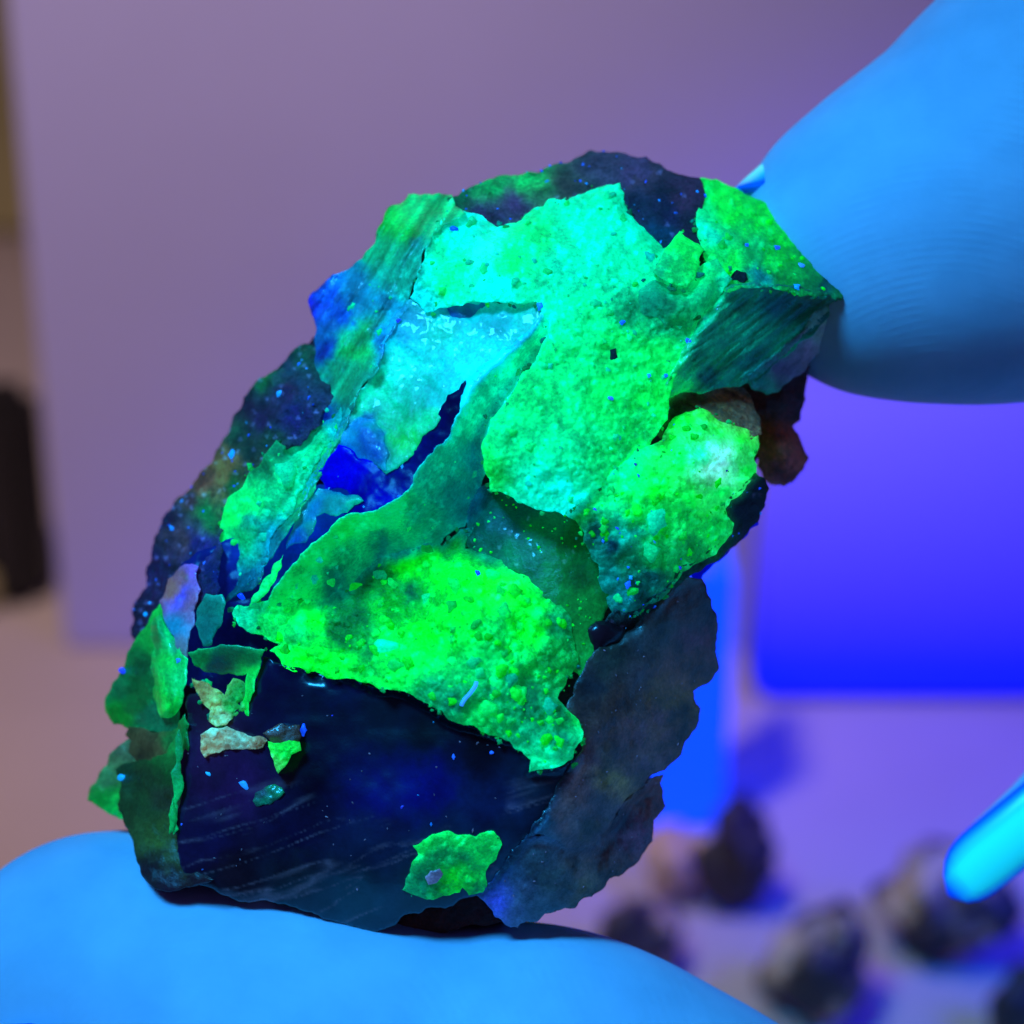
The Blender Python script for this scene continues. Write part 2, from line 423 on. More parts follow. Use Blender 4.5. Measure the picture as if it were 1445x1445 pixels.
region('fringe', [(445,492),(432,486),(413,497),(383,527),(355,549),(341,577),(327,602),(313,627),(303,648),(280,676),(261,699),(241,721),(226,746),(216,773),(208,801),(208,830),(197,844),(188,861),(186,886),(192,905),(235,900),(250,860),(290,860),(310,830),(308,760),(330,715),(370,655),(410,630),(450,600),(470,560),(460,520)],
       [(440,490,-150),(355,549,-215),(303,648,-225),(226,746,-235),(188,870,-245),(400,570,-95),(450,580,-55),(340,660,-120),(310,740,-105),(260,800,-120),(240,870,-130)],
       [(425,495,(10,90,60)),(380,530,(0,105,40)),(400,520,(20,60,90)),(400,555,(26,14,86)),(345,580,(24,14,60)),(370,590,(30,20,90)),(330,620,(10,70,45)),(420,590,(20,18,110)),(350,640,(8,50,38)),(380,620,(10,60,36)),(290,680,(110,85,60)),(312,668,(120,120,60)),(335,690,(0,100,40)),(270,710,(50,36,50)),(290,720,(0,150,70)),(240,740,(28,16,74)),(285,770,(20,20,130)),(265,765,(60,56,70)),(300,810,(6,10,110)),(215,800,(26,14,90)),(200,860,(20,10,64))],
       M_ROCK, step=3.4, noise=((40, 16), (14, 7), (6, 2)), speck=0.16, grain=[(13, 7, 0.5)], roll=8, label='dark purple granular edge with tan and green flecks', key='fringe')

region('green_patch', [(371,652),(391,622),(410,632),(432,622),(452,604),(480,575),(470,620),(443,655),(420,695),(405,730),(385,752),(378,790),(366,815),(344,826),(316,838),(301,822),(301,771),(318,716),(349,676)],
       [(400,630,-38),(470,580,5),(420,690,2),(320,715,-95),(302,790,-105),(350,740,-42),(375,760,-25),(330,830,-75),(350,690,-60)],
       [(395,640,(0,110,70)),(375,665,(0,80,40)),(405,665,(0,255,140)),(420,665,(0,250,160)),(350,710,(0,225,90)),(325,730,(0,235,80)),(310,765,(0,240,90)),(345,760,(0,170,90)),(360,730,(0,140,110)),(330,790,(0,120,120)),(325,820,(0,90,120)),(440,630,(0,225,110)),(400,700,(0,190,110))],
       M_CRUST, step=3.0, noise=((40, 6), (12, 2)), grain=[(9, 2, 0.3)], thick=90, key='green_patch', weld=(('slope', .95, .8, 18),), gain=1.15, rim=0.3)

# --- main crust face
region('crust', [(604,345),(625,310),(650,298),(668,302),(690,315),(702,322),(768,292),(775,282),(840,268),(874,259),(880,290),(895,312),(920,335),(935,352),(950,350),(985,372),(1010,400),(1000,440),(975,480),(955,520),(945,552),(943,575),(930,605),(915,628),(880,650),(855,680),(830,697),(795,726),(745,712),(692,692),(684,660),(682,640),(690,612),(705,580),(730,545),(762,498),(775,475),(770,446),(755,425),(690,425),(640,430),(600,440),(580,420)],
       [(650,300,-75),(770,292,-95),(874,262,-95),(620,370,5),(600,430,15),(700,410,40),(755,425,48),(700,350,-2),(860,370,5),(930,352,-15),(1000,400,-5),(960,440,28),(800,470,58),(880,500,55),(950,550,38),(925,610,52),(720,580,98),(690,640,122),(692,692,112),(795,725,126),(790,640,112),(855,670,92),(860,590,82)],
       [(640,320,(0,235,190)),(620,350,(0,245,150)),(605,380,(0,230,180)),(660,320,(0,255,200)),(680,360,(20,255,190)),(630,390,(0,250,120)),(700,400,(0,255,200)),(725,370,(0,250,110)),(760,330,(0,245,120)),(800,310,(0,240,160)),(850,290,(0,235,150)),(870,330,(0,225,150)),(800,380,(0,240,165)),(870,400,(0,225,140)),(900,360,(0,225,140)),(780,430,(0,240,150)),(830,450,(0,235,120)),(890,440,(0,110,60)),(870,480,(0,230,90)),(920,500,(0,235,80)),(800,520,(0,232,110)),(930,560,(0,250,70)),(860,560,(0,245,90)),(760,560,(0,205,95)),(720,620,(0,215,110)),(800,640,(0,215,120)),(690,660,(0,210,70)),(760,690,(0,225,160)),(795,720,(0,245,190)),(860,640,(0,230,100)),(900,610,(0,230,90)),(940,450,(0,160,90)),(970,430,(0,200,100)),(590,425,(0,215,200))],
       M_CRUST, step=2.7, noise=((90, 12), (30, 7), (9, 1.8)), grain=[(8, 2.6, 0.9), (20, 5, -0.1)], key='crust', weld=(('slope', .9, .6, 18), ('cap', .8, 0, 9)), gain=1.25, rim=0.35, thick=150, label='broad granular cyan green crust face')


# --- recessed cyan pane
region('pane', [(560,440),(575,425),(600,416),(640,424),(692,424),(745,424),(768,432),(760,452),(745,474),(700,512),(655,548),(635,565),(615,600),(595,615),(586,635),(560,660),(545,668),(530,655),(500,650),(470,640),(430,705),(415,725),(440,670),(480,600),(520,540)],
       [(600,420,10),(690,425,24),(765,434,48),(700,505,66),(655,545,74),(600,610,62),(548,664,50),(560,470,4),(500,580,-2),(440,690,-8),(600,510,22),(640,470,22),(540,610,22)],
       [(600,430,(0,200,200)),(575,460,(0,170,200)),(640,432,(0,150,185)),(625,470,(0,215,180)),(700,450,(0,170,180)),(740,440,(0,200,180)),(690,490,(0,225,220)),(640,520,(0,190,190)),(660,525,(0,235,230)),(610,560,(0,190,180)),(570,520,(0,220,190)),(600,590,(0,215,140)),(570,620,(0,220,90)),(550,590,(0,190,130)),(530,540,(0,225,160)),(500,570,(0,230,160)),(510,600,(0,95,165)),(530,625,(0,80,160)),(480,640,(0,120,180)),(440,690,(0,110,190))],
       M_PANE, step=3.0, noise=((60, 6), (20, 3.5), (8, 1.2)), key='pane', weld=(('slope', .9, .7, 16), ('crust', 0, .0, 8)), gain=0.9, thick=110, label='cyan translucent pane set back under the crust')
region('inset', [(625,425),(692,425),(688,445),(680,466),(660,470),(638,460)], lambda x, y: 22 + 0 * x, [(640,440,(0,75,150)),(680,440,(0,85,150)),(660,462,(0,140,170))], M_PANE, step=3, thick=16, noise=((12, 3),), key='inset', label='slate blue trapezoid window')
region('lens', [(482,626),(488,602),(505,590),(528,592),(540,612),(548,640),(545,664),(532,655),(510,648)], [(490,610,6),(545,660,50),(535,600,26),(510,640,20),(515,612,36)], [(500,605,(0,125,165)),(520,620,(0,75,165)),(535,640,(0,60,150)),(530,600,(0,140,140))], M_PANE, step=3, thick=40, noise=((14, 3),), key='lens', weld=(('pane', .9, .7, 10),), label='teal rounded flake over the blue glass')
region('glass', [(657,538),(633,558),(619,586),(597,606),(586,630),(560,655),(544,667),(532,656),(505,648),(478,628),(465,646),(448,671),(460,694),(490,690),(500,702),(486,724),(516,730),(552,716),(590,690),(610,652),(640,622),(648,602),(657,582),(659,560)],
       [(655,540,84),(620,600,72),(650,590,78),(600,640,64),(544,680,48),(480,640,14),(470,690,10),(510,715,52)],
       [(640,570,(2,6,70)),(610,630,(0,8,92)),(575,665,(0,8,110)),(540,690,(0,0,150)),(500,670,(0,0,205)),(475,660,(0,0,215)),(510,710,(0,0,135))], M_BLUE, step=3.2, noise=((30, 4),), thick=60, key='glass', label='deep blue glassy crescent')
region('sliver', [(430,765),(445,728),(458,722),(490,722),(512,706),(505,700),(470,695),(450,690),(428,712),(415,745),(405,775)], [(430,760,8),(500,705,58),(450,695,5),(410,770,-8)], [(440,720,(0,110,170)),(480,705,(0,140,150)),(500,704,(0,200,160)),(420,760,(0,70,170)),(450,740,(0,150,150))], M_PANE, step=3, noise=((14, 3),), thick=30, key='sliver', weld=(('slope', .7, .5, 10), ('glass', .8, .4, 8)))

# --- curved blade that walls the cavity
region('blade', [(771,434),(776,462),(772,495),(745,530),(712,568),(690,604),(682,640),(682,672),(676,705),(655,742),(620,768),(575,778),(540,784),(510,806),(480,838),(445,858),(400,858),(380,853),(385,835),(412,800),(440,768),(486,730),(516,724),(548,711),(584,682),(603,646),(634,618),(639,602),(650,582),(652,560),(657,539),(700,505),(745,470)],
       [(770,437,58),(745,470,84),(700,505,92),(657,540,104),(640,600,112),(603,648,112),(548,712,106),(486,728,92),(440,768,66),(385,840,28),(774,490,-10),(712,568,2),(684,640,-24),(678,700,-34),(620,768,-52),(540,784,-48),(480,838,-40),(430,856,-26),(690,560,56),(630,660,72),(560,735,54),(480,785,28)],
       [(760,450,(0,190,160)),(700,510,(0,215,190)),(740,500,(0,140,115)),(690,560,(0,140,125)),(660,545,(0,200,160)),(652,600,(0,150,125)),(660,640,(0,120,120)),(610,670,(0,150,115)),(640,690,(0,110,105)),(560,720,(0,205,110)),(590,730,(0,110,95)),(520,735,(0,235,100)),(540,760,(0,85,85)),(480,745,(0,235,80)),(490,780,(0,150,95)),(440,780,(0,230,90)),(430,820,(0,170,80)),(470,820,(0,90,75)),(400,840,(0,185,80))],
       M_SMOOTH, step=2.8, noise=((60, 6), (20, 2.5)), grain=[(8, 1.5, 0.5)], key='blade', weld=(('pane', .9, .45, 12), ('crust', .5, .3, 10)), gain=2.4, rim=0.35, cool=1.9, thick=80, label='smooth teal blade curving down to the left')

# --- small spears beneath the blade
region('spear', [(399,784),(396,800),(380,828),(360,850),(352,856),(356,845),(372,820),(388,796)], lambda x, y: 10 + (x - 355) * .25, [(390,800,(0,230,110)),(360,845,(0,240,120))], M_CRUST, step=3, noise=(), thick=40, roll=4, key='spear')
region('shard', [(291,839),(313,840),(317,852),(313,869),(302,894),(298,909),(288,911),(282,895),(277,880),(280,858)], [(291,840,-5),(315,850,20),(298,909,0),(278,880,-10)], [(295,850,(0,120,110)),(290,890,(0,100,100)),(312,855,(0,140,120))], M_SMOOTH, step=3, noise=((20, 2),), thick=22, roll=4, key='shard', rim=0.5, label='thin teal shard standing in the blue hollow')

# --- smooth dome under the crust edge
region('dome', [(676,690),(692,684),(745,702),(796,718),(830,752),(850,800),(858,840),(845,880),(838,925),(820,960),(790,930),(770,850),(735,810),(690,790),(660,770),(660,735)],
       [(680,700,-18),(740,712,16),(796,728,40),(700,745,36),(760,775,66),(840,800,54),(845,870,58),(780,850,78),(830,930,68),(690,780,22)],
       [(690,720,(0,75,60)),(720,740,(0,70,65)),(760,760,(0,95,40)),(800,770,(0,110,36)),(830,810,(0,110,40)),(780,820,(0,125,45)),(740,790,(0,110,60)),(830,860,(0,150,50)),(815,920,(0,160,50))], M_SMOOTH, step=3.2, noise=((80, 4), (12, 1)), key='dome', weld=(('blade', .9, .6, 16),), gain=1.1, cool=1.9, thick=110, speck=0.04, grain=[(11, 1.5, -0.1)], label='smooth olive green dome in shade')

# --- bright spherule crust of the cavity
region('spherule_crust', [(545,786),(600,768),(625,772),(650,748),(668,745),(655,775),(690,785),(720,805),(745,815),(770,835),(795,860),(805,890),(815,925),(800,955),(785,985),(800,1003),(817,1022),(820,1045),(807,1070),(775,1083),(747,1089),(750,1072),(738,1060),(720,1045),(682,1032),(655,1022),(633,1014),(610,996),(588,984),(552,972),(520,962),(480,957),(452,955),(430,947),(404,942),(382,918),(398,908),(362,893),(338,882),(329,866),(336,855),(370,850),(420,850),(455,850),(490,835),(515,805)],
       [(545,788,-40),(625,772,-40),(668,748,-14),(690,788,24),(770,835,66),(660,818,92),(640,860,100),(720,860,104),(600,890,92),(700,930,122),(800,900,86),(520,880,48),(470,900,42),(350,868,18),(420,930,42),(560,960,100),(480,950,66),(680,1010,128),(790,1010,112),(815,1045,104),(750,1080,112),(500,840,-18),(545,850,40),(530,815,-10),(580,845,14),(600,800,16),(480,890,10)],
       [(345,868,(0,170,110)),(390,870,(0,175,60)),(440,870,(0,240,30)),(420,900,(0,180,70)),(430,930,(0,255,30)),(465,945,(0,250,40)),(480,900,(0,70,25)),(500,870,(0,80,30)),(520,920,(0,110,40)),(545,850,(0,160,20)),(570,800,(0,225,20)),(600,790,(0,215,30)),(530,820,(0,120,40)),(575,840,(0,75,40)),(600,850,(0,170,30)),(640,820,(0,255,30)),(690,820,(10,255,30)),(730,830,(10,255,30)),(760,850,(0,250,40)),(650,870,(0,240,30)),(600,890,(0,225,20)),(550,910,(0,225,60)),(570,945,(0,240,60)),(620,920,(0,205,50)),(660,900,(0,235,60)),(700,890,(0,170,60)),(740,890,(0,215,30)),(790,880,(0,120,70)),(770,930,(0,140,45)),(800,930,(0,150,45)),(700,940,(0,210,90)),(650,950,(0,170,70)),(610,970,(0,140,80)),(700,980,(0,150,80)),(640,990,(0,110,70)),(680,1015,(0,190,70)),(740,990,(0,100,55)),(740,1040,(0,150,90)),(790,1010,(0,90,45)),(790,1045,(0,110,75)),(812,1045,(0,215,115)),(770,1070,(0,215,125)),(810,1020,(0,190,70)),(625,785,(0,120,40)),(660,755,(0,100,45)),(560,776,(0,50,22)),(595,770,(0,60,28)),(625,768,(0,62,28)),(520,806,(0,45,22)),(500,828,(0,50,25)),(478,850,(0,80,40)),(690,785,(0,120,40))],  # dark points by the blade: porous matrix with crevice shade painted in
       M_HOT, step=2.6, noise=((75, 26), (32, 15), (11, 4)), grain=[(9, 3.6, 0.9), (22, 8, 0.25)], key='spherules', weld=(('blade', .9, .25, 22), ('dome', .85, .5, 18)), gain=1.45, rim=0.3, thick=130, label='knobbly bright green spherule crust filling the cavity', roll=5)

# --- right hand side
region('ridge', [(985,252),(1010,254),(1028,264),(1050,275),(1080,288),(1105,295),(1114,310),(1150,345),(1182,378),(1195,400),(1188,420),(1150,418),(1110,410),(1065,405),(1030,412),(1005,390),(1000,372),(990,345),(984,300),(990,280)],
       [(988,256,-140),(1105,296,-165),(1190,400,-95),(985,300,-75),(995,345,-22),(1030,405,22),(1065,400,20),(1110,405,-5),(1160,412,-50),(1060,320,-75),(1040,360,-18)],
       [(995,270,(0,225,70)),(1020,280,(0,230,60)),(1010,310,(0,210,110)),(1000,330,(0,205,150)),(1040,300,(0,215,50)),(1080,310,(0,235,40)),(1110,320,(0,250,40)),(1060,350,(0,190,90)),(1030,370,(0,225,60)),(1000,360,(0,215,80)),(1090,360,(0,190,50)),(1130,360,(0,160,40)),(1070,385,(0,110,110)),(1110,390,(0,130,40)),(1150,380,(0,150,50)),(1160,400,(0,50,50)),(1185,400,(0,95,45)),(1100,345,(0,210,40))],
       M_CRUST, step=2.8, noise=((50, 10), (18, 6), (8, 2)), grain=[(9, 2.6, 0.6), (20, 5, 0.1)], key='ridge', weld=(('crust', .9, .6, 14), ('cap', .6, 0, 8)), gain=1.15, rim=0.25, thick=120, label='green crusted ridge at the right shoulder')
region('streaked_face', [(1030,402),(1065,398),(1110,404),(1160,410),(1190,408),(1188,425),(1165,450),(1135,478),(1100,505),(1065,540),(1020,545),(975,552),(945,560),(940,545),(955,515),(975,478),(1000,436)],
       [(1030,404,24),(1110,404,-4),(1190,410,-95),(1150,460,-90),(1000,440,46),(955,520,42),(942,555,30),(1065,540,-70),(1000,545,-20),(1040,480,-12),(1100,440,-42)],
       [(1050,420,(0,120,100)),(1020,440,(0,165,110)),(1090,430,(0,75,85)),(1150,415,(10,60,50)),(1060,460,(0,120,95)),(1000,480,(0,130,100)),(970,520,(0,140,95)),(1020,510,(0,130,90)),(960,545,(0,180,95)),(1100,480,(0,110,85)),(1140,440,(0,60,50)),(1060,520,(0,90,85)),(1000,535,(0,80,85))],
       M_SMOOTH, step=2.8, noise=((40, 5),), streak=(math.atan2(-1, 1.25), 6, 9), key='streaked_face', weld=(('ridge', .95, .3, 12), ('crust', .9, .5, 14)), gain=1.35, thick=100, label='teal face with slanting striations')
region('grey_face', [(1190,414),(1187,440),(1176,474),(1158,493),(1140,512),(1110,540),(1082,556),(1062,548),(1055,530),(1090,505),(1110,485),(1140,455),(1165,432)],
       [(1190,416,-92),(1176,474,-150),(1110,540,-150),(1062,540,-68),(1110,485,-66),(1150,445,-76)],
       [(1175,430,(50,110,95)),(1150,460,(60,120,110)),(1120,490,(58,75,115)),(1140,490,(75,85,125)),(1100,520,(50,62,105)),(1075,540,(0,110,90)),(1170,460,(60,80,100))], M_SMOKY, step=3.2, noise=((30, 5), (10, 2)), key='grey_face', red=.6, weld=(('streaked_face', .95, .6, 14),), gain=1.2, thick=80, label='grey lilac broken face by the upper fingertip')
region('tan_rock', [(940,556),(975,546),(1020,540),(1042,546),(1062,572),(1074,612),(1060,622),(1010,600),(965,598),(935,622),(925,610)],
       [(945,556,-30),(1030,545,-85),(1070,605,-55),(1010,598,-5),(930,612,30)],
       [(950,580,(10,50,22)),(990,560,(40,52,34)),(1030,560,(70,72,50)),(1055,590,(80,86,62)),(1010,585,(70,80,45))], M_ROCK, step=3, noise=((25, 9), (9, 5)), streak=(0.5, 6, 8), key='tan_rock', weld=(('streaked_face', .7, .3, 12), ('crust', .6, .2, 10)), thick=90, label='tan grey rough rock under the ridge')
region('bright_lump', [(935,622),(950,592),(975,582),(992,578),(1010,592),(1032,600),(1052,606),(1068,612),(1070,626),(1062,646),(1066,666),(1050,690),(1030,705),(1022,718),(1034,738),(1022,764),(992,790),(962,806),(935,842),(900,868),(872,868),(852,835),(846,796),(826,752),(796,724),(828,698),(855,680),(882,652),(915,630)],
       [(950,594,32),(1000,582,12),(1068,614,-40),(1060,675,-26),(1020,715,12),(985,640,84),(930,640,78),(890,690,90),(960,700,78),(1030,740,2),(840,730,92),(900,770,92),(960,800,30),(860,800,72),(880,862,44),(930,830,32)],
       [(960,600,(0,235,40)),(1000,595,(0,250,60)),(1050,620,(0,245,50)),(985,640,(20,255,150)),(1010,650,(120,255,210)),(1030,660,(60,255,150)),(960,650,(0,255,60)),(940,620,(0,160,30)),(1050,665,(0,255,60)),(1020,690,(0,250,80)),(900,680,(0,245,80)),(880,660,(0,235,120)),(930,690,(0,240,50)),(980,700,(0,240,60)),(850,700,(0,220,100)),(900,720,(0,190,60)),(820,725,(0,140,60)),(845,745,(0,60,60)),(860,770,(0,30,60)),(885,750,(0,170,140)),(930,740,(0,175,60)),(975,735,(0,160,50)),(1015,745,(0,190,60)),(930,790,(0,150,60)),(980,780,(0,130,50)),(880,800,(0,90,50)),(860,820,(0,120,110)),(900,840,(0,45,45)),(920,815,(0,60,60)),(875,850,(0,90,90)),(850,800,(0,120,100))],
       M_HOT, step=2.6, noise=((65, 18), (26, 12), (9, 3.5)), grain=[(9, 3, 0.9), (19, 6, 0.2)], key='lump', weld=(('crust', .55, .75, 20), ('tan_rock', .8, .4, 14)), gain=1.6, thick=130, label='brightest yellow green lump at the right', roll=5)
region('edge_rim', [(1022,712),(1048,690),(1066,668),(1078,676),(1084,690),(1080,702),(1072,722),(1068,736),(1030,772),(985,806),(962,820),(925,850),(905,880),(872,902),(850,900),(868,860),(900,862),(935,836),(962,800),(995,786),(1026,758)],
       [(1080,690,-60),(1030,720,-8),(990,790,8),(960,815,10),(900,870,36),(860,895,40),(1070,730,-70)],
       [(1050,700,(4,20,44)),(1075,695,(10,30,50)),(1000,780,(4,20,30)),(930,850,(0,40,40)),(880,880,(8,20,30))], M_ROCK, step=3.2, noise=((20, 8), (8, 3)), key='edge_rim', weld=(('lump', .95, .35, 10),), thick=90, speck=0.05, label='black broken rim below the bright lump')
region('nodule', [(1050,545),(1100,520),(1146,503),(1138,530),(1135,549),(1131,575),(1128,592),(1117,602),(1130,625),(1140,646),(1133,662),(1118,679),(1094,683),(1078,672),(1070,640),(1062,590)],
       [(1060,550,-150),(1140,510,-190),(1120,560,-165),(1117,602,-200),(1110,640,-150),(1095,680,-210),(1138,646,-215),(1075,640,-190)],
       [(1110,530,(26,18,40)),(1120,570,(30,22,44)),(1085,570,(36,30,36)),(1100,640,(80,56,44)),(1120,650,(84,62,60)),(1100,665,(74,52,70)),(1085,620,(66,46,30))], M_ROCK, step=3.5, noise=((30, 12), (10, 3)), key='nodule', thick=120, roll=26, rollr=14, label='brown rounded nodule at the back')

# --- two raised tiles of crust near the right
region('tile', [(960,327),(974,340),(992,352),(986,374),(967,404),(952,400),(941,397),(922,384),(935,362)], [(960,328,-2),(991,354,14),(967,402,52),(922,384,40)], [(960,345,(0,235,80)),(980,365,(0,215,70)),(945,385,(0,190,80)),(930,380,(0,170,100))], M_CRUST, step=3, noise=((12, 2),), thick=26, key='tile', rim=0.4, grain=[(8, 1.6, .6)], roll=4)
region('tile', [(902,412),(925,396),(945,404),(968,408),(990,376),(1012,366),(1032,394),(1006,432),(975,462),(955,458),(938,462),(928,446),(905,440)], [(902,415,38),(1012,368,22),(1032,394,30),(970,460,58),(938,460,56),(960,415,46)], [(920,430,(0,130,90)),(940,415,(0,110,65)),(1000,390,(0,220,100)),(985,425,(0,195,110)),(955,450,(0,185,90)),(1025,395,(0,220,150))], M_CRUST, step=3, noise=((16, 3),), thick=24, key='tile_low', weld=(('crust', .9, .6, 10),), grain=[(9, 2, .6)], roll=4)

# --- dark glass block, lower face
region('glass_block', [(372,928),(402,940),(432,948),(480,956),(552,971),(590,984),(633,1013),(682,1031),(722,1046),(748,1070),(748,1088),(776,1084),(808,1070),(790,1108),(770,1140),(748,1176),(720,1210),(705,1240),(680,1262),(640,1276),(590,1288),(545,1308),(512,1310),(470,1298),(450,1290),(408,1277),(346,1271),(300,1252),(262,1232),(252,1190),(258,1100),(260,1030),(268,980),(300,985),(350,1000),(365,960)],
       [(385,935,34),(480,958,60),(590,985,84),(722,1046,102),(805,1072,84),(262,1235,8),(262,1000,-25),(350,1010,28),(400,1080,52),(520,1080,74),(640,1130,98),(720,1180,84),(600,1210,84),(480,1220,66),(350,1200,32),(520,1305,16),(400,1270,12),(690,1250,44)],
       [(400,960,(4,5,45)),(480,975,(2,10,52)),(470,1000,(2,5,34)),(540,1010,(2,12,34)),(600,1030,(0,8,24)),(680,1060,(2,8,30)),(300,1010,(24,14,44)),(290,1080,(30,12,58)),(340,1100,(28,10,60)),(400,1060,(3,4,34)),(440,1100,(0,2,28)),(520,1120,(2,4,78)),(600,1110,(0,4,90)),(680,1130,(4,18,66)),(780,1100,(6,22,50)),(300,1180,(10,8,52)),(420,1180,(6,8,50)),(330,1240,(14,10,30)),(420,1240,(14,24,46)),(520,1200,(8,22,62)),(640,1200,(6,32,78)),(500,1270,(10,38,66)),(600,1260,(12,36,60)),(700,1210,(10,36,80))],
       M_GLASS, step=3.2, noise=((160, 8),), key='block', red=.45, weld=(('spherules', .85, 0, 12),), gain=1.6, thick=130, wisp=True, label='dark navy glass block with pale wisps', roll=5)

# --- smoky slab, lower right
region('slab', [(965,812),(990,818),(996,835),(1003,858),(1010,895),(1013,944),(1004,958),(984,969),(977,975),(978,986),(987,1000),(985,1017),(965,1046),(946,1076),(925,1090),(890,1120),(860,1165),(838,1192),(800,1196),(775,1180),(745,1180),(752,1165),(775,1140),(800,1090),(824,1046),(820,1020),(800,1000),(815,960),(832,930),(868,900),(905,875),(940,842)],
       [(968,815,-15),(1008,900,-75),(980,975,-62),(985,1010,-60),(930,900,15),(870,910,52),(820,980,80),(824,1046,86),(770,1150,92),(840,1190,10),(925,1090,-30),(890,1000,38),(900,940,32)],
       [(970,850,(36,36,42)),(990,900,(44,34,62)),(940,880,(22,38,50)),(900,900,(22,44,66)),(860,930,(16,36,44)),(840,970,(12,28,48)),(900,950,(26,34,54)),(960,950,(50,46,50)),(950,980,(56,56,32)),(870,990,(32,30,36)),(930,1010,(52,48,60)),(960,1010,(42,40,40)),(880,1040,(48,44,58)),(830,1060,(44,42,62)),(900,1070,(44,46,66)),(870,1100,(70,90,60)),(820,1120,(62,66,76)),(850,1140,(34,50,66)),(790,1150,(52,60,72)),(770,1160,(20,70,100)),(830,1170,(28,46,60))],
       M_SMOKY, step=3.4, noise=((70, 7), (24, 4)), key='slab', red=.6, weld=(('block', .95, .85, 34), ('edge_rim', .8, .3, 12)), gain=1.7, thick=110, label='smoky grey translucent slab at the lower right', roll=4)
region('lower_slab', [(745,1178),(775,1178),(800,1194),(838,1190),(862,1160),(895,1118),(936,1094),(934,1118),(938,1137),(921,1157),(919,1187),(905,1205),(883,1227),(842,1258),(811,1280),(758,1299),(730,1307),(714,1304),(690,1278),(672,1262),(700,1235),(720,1208)],
       [(760,1185,62),(838,1195,-10),(936,1100,-85),(919,1187,-80),(842,1255,-20),(730,1305,10),(700,1240,48),(780,1240,40)],
       [(760,1200,(24,54,74)),(720,1230,(16,48,76)),(780,1240,(28,58,72)),(740,1270,(36,66,100)),(820,1230,(48,62,66)),(700,1270,(30,50,140)),(900,1130,(56,40,48)),(900,1180,(50,42,84)),(870,1160,(18,8,30)),(860,1210,(36,36,50)),(820,1270,(46,66,60)),(770,1285,(34,72,96))],
       M_SMOKY, step=3.4, noise=((50, 7), (18, 4)), key='lower_slab', red=.6, weld=(('slab', .85, .5, 18), ('block', .95, .85, 30)), gain=1.7, thick=110, label='bluish grey slab resting on the thumb')
region('dark_dome', [(830,905),(830,888),(842,878),(860,878),(882,884),(872,905),(848,925),(835,922)], [(832,905,62),(880,884,44),(850,890,78),(845,922,70)], [(850,895,(10,14,36)),(870,890,(6,10,26))], M_GLASS, step=3, noise=(), thick=60, roll=10, rollr=6, key='dark_dome')
region('underside', [(318,1240),(420,1272),(520,1300),(600,1284),(680,1262),(716,1300),(640,1312),(540,1322),(440,1300),(350,1276)], lambda x, y: -30 + 0 * x, [(400,1270,(20,16,22)),(660,1285,(26,16,20))], M_ROCK, step=5, noise=((20, 5),), thick=120, key='underside')

# --- left wings
region('wing', [(230,845),(213,872),(200,891),(180,925),(161,963),(150,985),(151,1005),(161,1021),(183,1027),(219,1031),(240,1033),(252,1012),(246,960),(240,900)], [(228,848,-120),(150,990,-215),(180,1027,-190),(245,1025,-70),(200,960,-128),(235,920,-88)], [(220,860,(0,205,75)),(190,930,(0,110,55)),(165,975,(0,120,70)),(205,940,(0,80,40)),(200,990,(0,125,60)),(165,1010,(0,160,50)),(215,1015,(0,120,80)),(215,900,(0,165,60))], M_SMOOTH, step=3, noise=((30, 5), (9, 1.5)), thick=20, grain=[(9, 1.5, .2)], key='wing', rim=0.35, label='green wing flake with dark middle at the far left')
region('fold', [(214,880),(219,916),(216,950),(218,985),(228,1012),(246,1008),(256,992),(262,955),(264,930),(252,914),(238,892),(225,868)], [(220,876,-72),(217,960,-62),(228,1010,-45),(262,940,-18),(245,990,-25)], [(225,890,(0,190,100)),(235,930,(0,215,80)),(228,980,(0,190,60)),(245,1000,(0,250,70)),(255,960,(0,215,110)),(245,910,(0,210,120))], M_SMOOTH, step=3, noise=((20, 4),), thick=16, streak=(1.45, 7, 4), key='fold', weld=(('wing', .6, .4, 8),), rim=0.4, label='bright green folded flake')
region('lilac_flake', [(226,848),(238,818),(262,797),(279,800),(282,832),(272,862),(266,900),(262,932),(248,910),(238,886)], [(228,848,-95),(275,800,-62),(280,835,-45),(262,930,-30),(245,890,-55)], [(240,830,(120,100,90)),(255,815,(90,85,90)),(255,840,(60,80,220)),(268,810,(90,85,200)),(270,850,(85,85,130)),(250,875,(0,140,190)),(262,910,(60,100,120))], M_PANE, step=3, noise=((16, 6),), thick=30, key='lilac_flake', label='lilac blue flake above the wings')
region('low_wing', [(188,1042),(170,1052),(155,1066),(141,1092),(128,1112),(125,1129),(144,1140),(162,1150),(178,1156),(190,1120),(200,1075)], [(185,1045,-175),(125,1125,-235),(175,1152,-195),(195,1090,-160)], [(165,1070,(60,120,80)),(145,1100,(40,120,75)),(150,1130,(0,150,50)),(165,1140,(0,190,70)),(175,1060,(55,105,80)),(180,1090,(30,90,50))], M_SMOOTH, step=3.4, noise=((20, 5),), thick=40, grain=[(9, 2, .3)], key='low_wing', label='pale green rounded wing at the lower left')
region('brown_film', [(182,1026),(205,1030),(240,1030),(256,1018),(262,1036),(250,1060),(235,1080),(195,1080),(182,1060),(187,1044),(178,1036)], [(185,1032,-170),(255,1020,-60),(190,1075,-150),(245,1070,-60)], [(200,1050,(55,70,45)),(225,1055,(50,66,40)),(250,1040,(10,130,60))], M_SMOKY, step=3.4, noise=((20, 5),), thick=30, key='brown_film')
